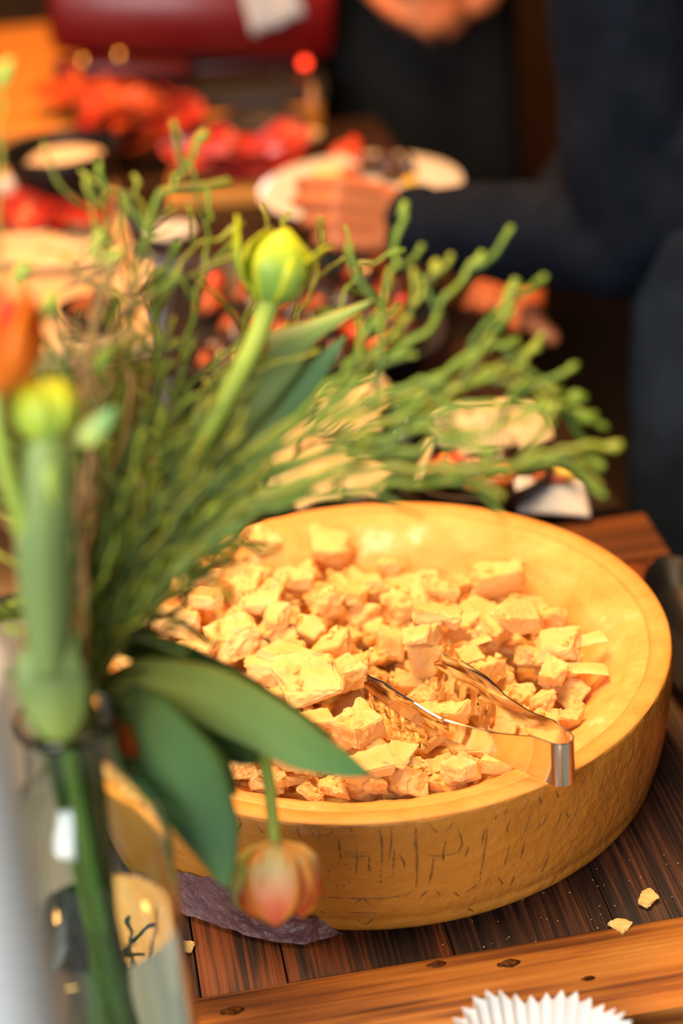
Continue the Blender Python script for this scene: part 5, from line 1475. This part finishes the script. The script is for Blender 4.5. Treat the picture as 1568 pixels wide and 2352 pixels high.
mb = MB()
cuff = elL.lerp(wrL, 0.93)
limb(mb, [shL, (shL + elL) / 2 + Vector((0.004, 0, 0)), elL], [0.082, 0.074, 0.066]); limb(mb, [elL, (elL + cuff) / 2 + Vector((0, 0, -0.004)), cuff], [0.066, 0.056, 0.041])
cuR = elR.lerp(wrR, 0.92); limb(mb, [shR, elR], [0.075, 0.062]); limb(mb, [elR, cuR], [0.062, 0.042])
limb(mb, [pel + Vector((0, 0, 0.03)), (pel + chest) / 2 + Vector((0, 0, 0.02)), chest, neck + Vector((0, 0, -0.03))], [0.135, 0.135, 0.14, 0.075])
limb(mb, [hipL + Vector((0, 0.03, 0.07)), pel + Vector((0, 0, 0.07)), hipR + Vector((0, -0.03, 0.07))], [0.112, 0.13, 0.112]); limb(mb, [shL, chest, shR], [0.085, 0.12, 0.085])
sw = solid('sweater', mb, 0.007, sweater_m, g1, 8, folds); sw['label'] = 'navy knitted sweater with bunched sleeves'
mb = MB(); ring = []
axc = (wrL - elL).normalized()
mb.tube([cuff - axc * 0.012, cuff - axc * 0.008, cuff + axc * 0.010, cuff + axc * 0.014], [0.040, 0.0425, 0.0415, 0.038], 24)
mb.build('cuff', sweater_m, g1)
mb = MB()
for h_, k_, a_ in ((hipL, kneL, ankL), (hipR, kneR, ankR)):
    limb(mb, [h_ + Vector((0, 0, -0.01)), k_], [0.102, 0.072]); limb(mb, [k_, a_ + Vector((0, 0, 0.02))], [0.072, 0.060])
limb(mb, [hipL, pel + Vector((0, 0, -0.05)), hipR], [0.105, 0.118, 0.105])
jn = solid('jeans', mb, 0.007, jeans_m, g1, 8, lambda p: 0.003 * mnoise.noise(p * 16)); jn['label'] = 'dark denim jeans'
jb = BVHTree.FromPolygons([tuple(q.co + Vector(g1.location)) for q in jn.data.vertices], [tuple(p.vertices) for p in jn.data.polygons])
pp_ = []
for q in catmull([Vector((x, y, 0)) for x, y in [(1484, 838), (1492, 866), (1510, 895), (1540, 918), (1585, 930)]], 5):
    h, n_, i_, d_ = jb.ray_cast(CAM, ray(q.x, q.y).normalized())
    if h is not None: pp_.append(h + n_ * 0.001)
if len(pp_) > 2: MB().tube(pp_, 0.0032, 6).build('pocket_seam', seam_m, jn).location = (0, 0, 0)
for h_, a_ in (('l', ankL), ('r', ankR)):
    mb = MB(); limb(mb, [a_ + Vector((0.035, 0, -0.045)), a_ + Vector((-0.06, 0, -0.04)), a_ + Vector((-0.17, 0, -0.058))], [0.046, 0.044, 0.032]); limb(mb, [a_ + Vector((0.01, 0, -0.03)), a_ + Vector((0.01, 0, 0.02))], [0.045, 0.042])
    solid('shoe', mb, 0.008, blackcloth_m, g1, 4)
# hair
mb = MB(); mb.ball(head + Vector((0.012, 0, 0.052)), (0.098, 0.084, 0.105), 20, 14)
solid('hair', mb, 0.008, material('brown_hair', (0.03, 0.015, 0.008), rough=0.6), g1, 3, lambda p: 0.004 * mnoise.noise(p * 60))
# bead bracelet
br = thing('bracelet', 'dark wooden bead bracelet on the wrist holding the plate', 'bracelet', tuple(wrL - axc * 0.006))
a0, e1, e2 = frame_of(axc, Vector((0, 0, 1)))
for k in range(17):
    a = 2 * PI * k / 17
    MB().ball(wrL - axc * 0.004 + (e1 * math.cos(a) + e2 * math.sin(a)) * 0.0335, 0.0058, 10, 7).build('bead', goldbead_m if k % 4 == 1 else bead_m, br)

# cook in black behind the buffet
g2 = thing('person', 'person in black clothes and black apron standing behind the buffet', 'person', (0.16, 3.24, 0))
pel2 = Vector((0.165, 3.25, 0.92)); ch2 = Vector((0.165, 3.24, 1.22)); nk2 = Vector((0.165, 3.23, 1.46)); hd2 = Vector((0.165, 3.21, 1.62))
sL, sR = Vector((0.345, 3.24, 1.38)), Vector((-0.015, 3.24, 1.38)); eL, eR = Vector((0.42, 3.18, 1.08)), Vector((-0.03, 3.09, 1.10))
wL, wR = dep(1105, -12, 3.05), dep(860, -45, 3.02)
mb = MB()
limb(mb, [sL, eL], [0.05, 0.042]); limb(mb, [eL, wL], [0.042, 0.03]); limb(mb, [sR, eR], [0.05, 0.042]); limb(mb, [eR, wR], [0.042, 0.03])
limb(mb, [pel2, ch2, nk2], [0.11, 0.12, 0.055]); limb(mb, [nk2, hd2], [0.055, 0.055]); limb(mb, [sL, ch2, sR], [0.06, 0.1, 0.06])
mb.ball(hd2 + Vector((0, 0, 0.03)), (0.076, 0.092, 0.115), 18, 12); mb.ball(hd2 + Vector((0, -0.095, 0.0)), (0.012, 0.018, 0.022)); mb.ball(hd2 + Vector((0, -0.05, -0.06)), (0.045, 0.04, 0.035))
for sg in (-1, 1):
    hp_ = Vector((0.165 + sg * 0.09, 3.25, 0.9)); limb(mb, [hp_, Vector((0.165 + sg * 0.10, 3.25, 0.48)), Vector((0.165 + sg * 0.10, 3.27, 0.09))], [0.09, 0.06, 0.04])
    limb(mb, [Vector((0.165 + sg * 0.10, 3.28, 0.045)), Vector((0.165 + sg * 0.10, 3.12, 0.035))], [0.042, 0.034]); mb.ball(hd2 + Vector((sg * 0.078, 0, 0.02)), (0.01, 0.018, 0.03))
hand(mb, wL, dep(960, 0, 3.02) - wL, CAM - wL + Vector((0, 0, 1)), [(0.5, 0.6, 0.4)] * 4, [dep(1010, -30, 2.99), dep(955, -25, 2.98)])
hand(mb, wR, dep(930, -10, 3.0) - wR, CAM - wR + Vector((0, 0, 1)), [(0.6, 0.6, 0.4)] * 4, [dep(905, -50, 2.97), dep(940, -45, 2.96)])
solid('body', mb, 0.006, skin_m, g2, 4)
mb = MB()
limb(mb, [sL, eL], [0.075, 0.06]); limb(mb, [sR, eR], [0.075, 0.06]); limb(mb, [eL, eL.lerp(wL, 0.45)], [0.06, 0.052]); limb(mb, [eR, eR.lerp(wR, 0.45)], [0.06, 0.052])
limb(mb, [pel2, ch2, nk2 + Vector((0, 0, -0.05))], [0.13, 0.15, 0.075]); limb(mb, [sL, ch2, sR], [0.085, 0.13, 0.085])
solid('shirt', mb, 0.009, blackcloth_m, g2, 6, lambda p: 0.004 * mnoise.noise(p * 16))
mb = MB()
for sg in (-1, 1): limb(mb, [Vector((0.165 + sg * 0.085, 3.25, 0.9)), Vector((0.165 + sg * 0.10, 3.25, 0.48)), Vector((0.165 + sg * 0.10, 3.27, 0.10))], [0.112, 0.08, 0.062])
solid('trousers', mb, 0.009, blackcloth_m, g2, 6, lambda p: 0.004 * mnoise.noise(p * 16))
g = []
for i in range(20):
    t = i / 19; row = []
    for j in range(21):
        u = 2 * j / 20 - 1
        row.append(Vector((0.165 + u * (0.155 + 0.03 * t), 3.09 + 0.10 * u * u - 0.012 * math.cos(7 * u) * t, 1.28 - 0.78 * t)))
    g.append(row)
v, f, uv = sheet(g, 0.003); ap = MB().add(v, f, uv).build('apron', blackcloth_m, g2, weld=False)
mb = MB(); mb.tube([Vector((0.165 + u * 0.17, 3.09 + 0.10 * u * u - 0.012 * math.cos(7 * u) * 0.75 - 0.0035, 0.695 + 0.02 * u * u)) for u in [-1 + k / 10 for k in range(21)]], 0.006, 8)
mb.build('apron_trim', trimcloth_m, ap).location = (0, 0, 0)
mb = MB(); mb.ball(hd2 + Vector((0, 0.012, 0.052)), (0.084, 0.098, 0.105), 18, 12)
solid('hair', mb, 0.009, MATS['brown_hair'], g2, 3, lambda p: 0.004 * mnoise.noise(p * 60))
for sg in (-1, 1):
    mb = MB(); limb(mb, [Vector((0.165 + sg * 0.10, 3.30, 0.05)), Vector((0.165 + sg * 0.10, 3.11, 0.04))], [0.048, 0.038]); solid('shoe', mb, 0.01, blackcloth_m, g2, 3)
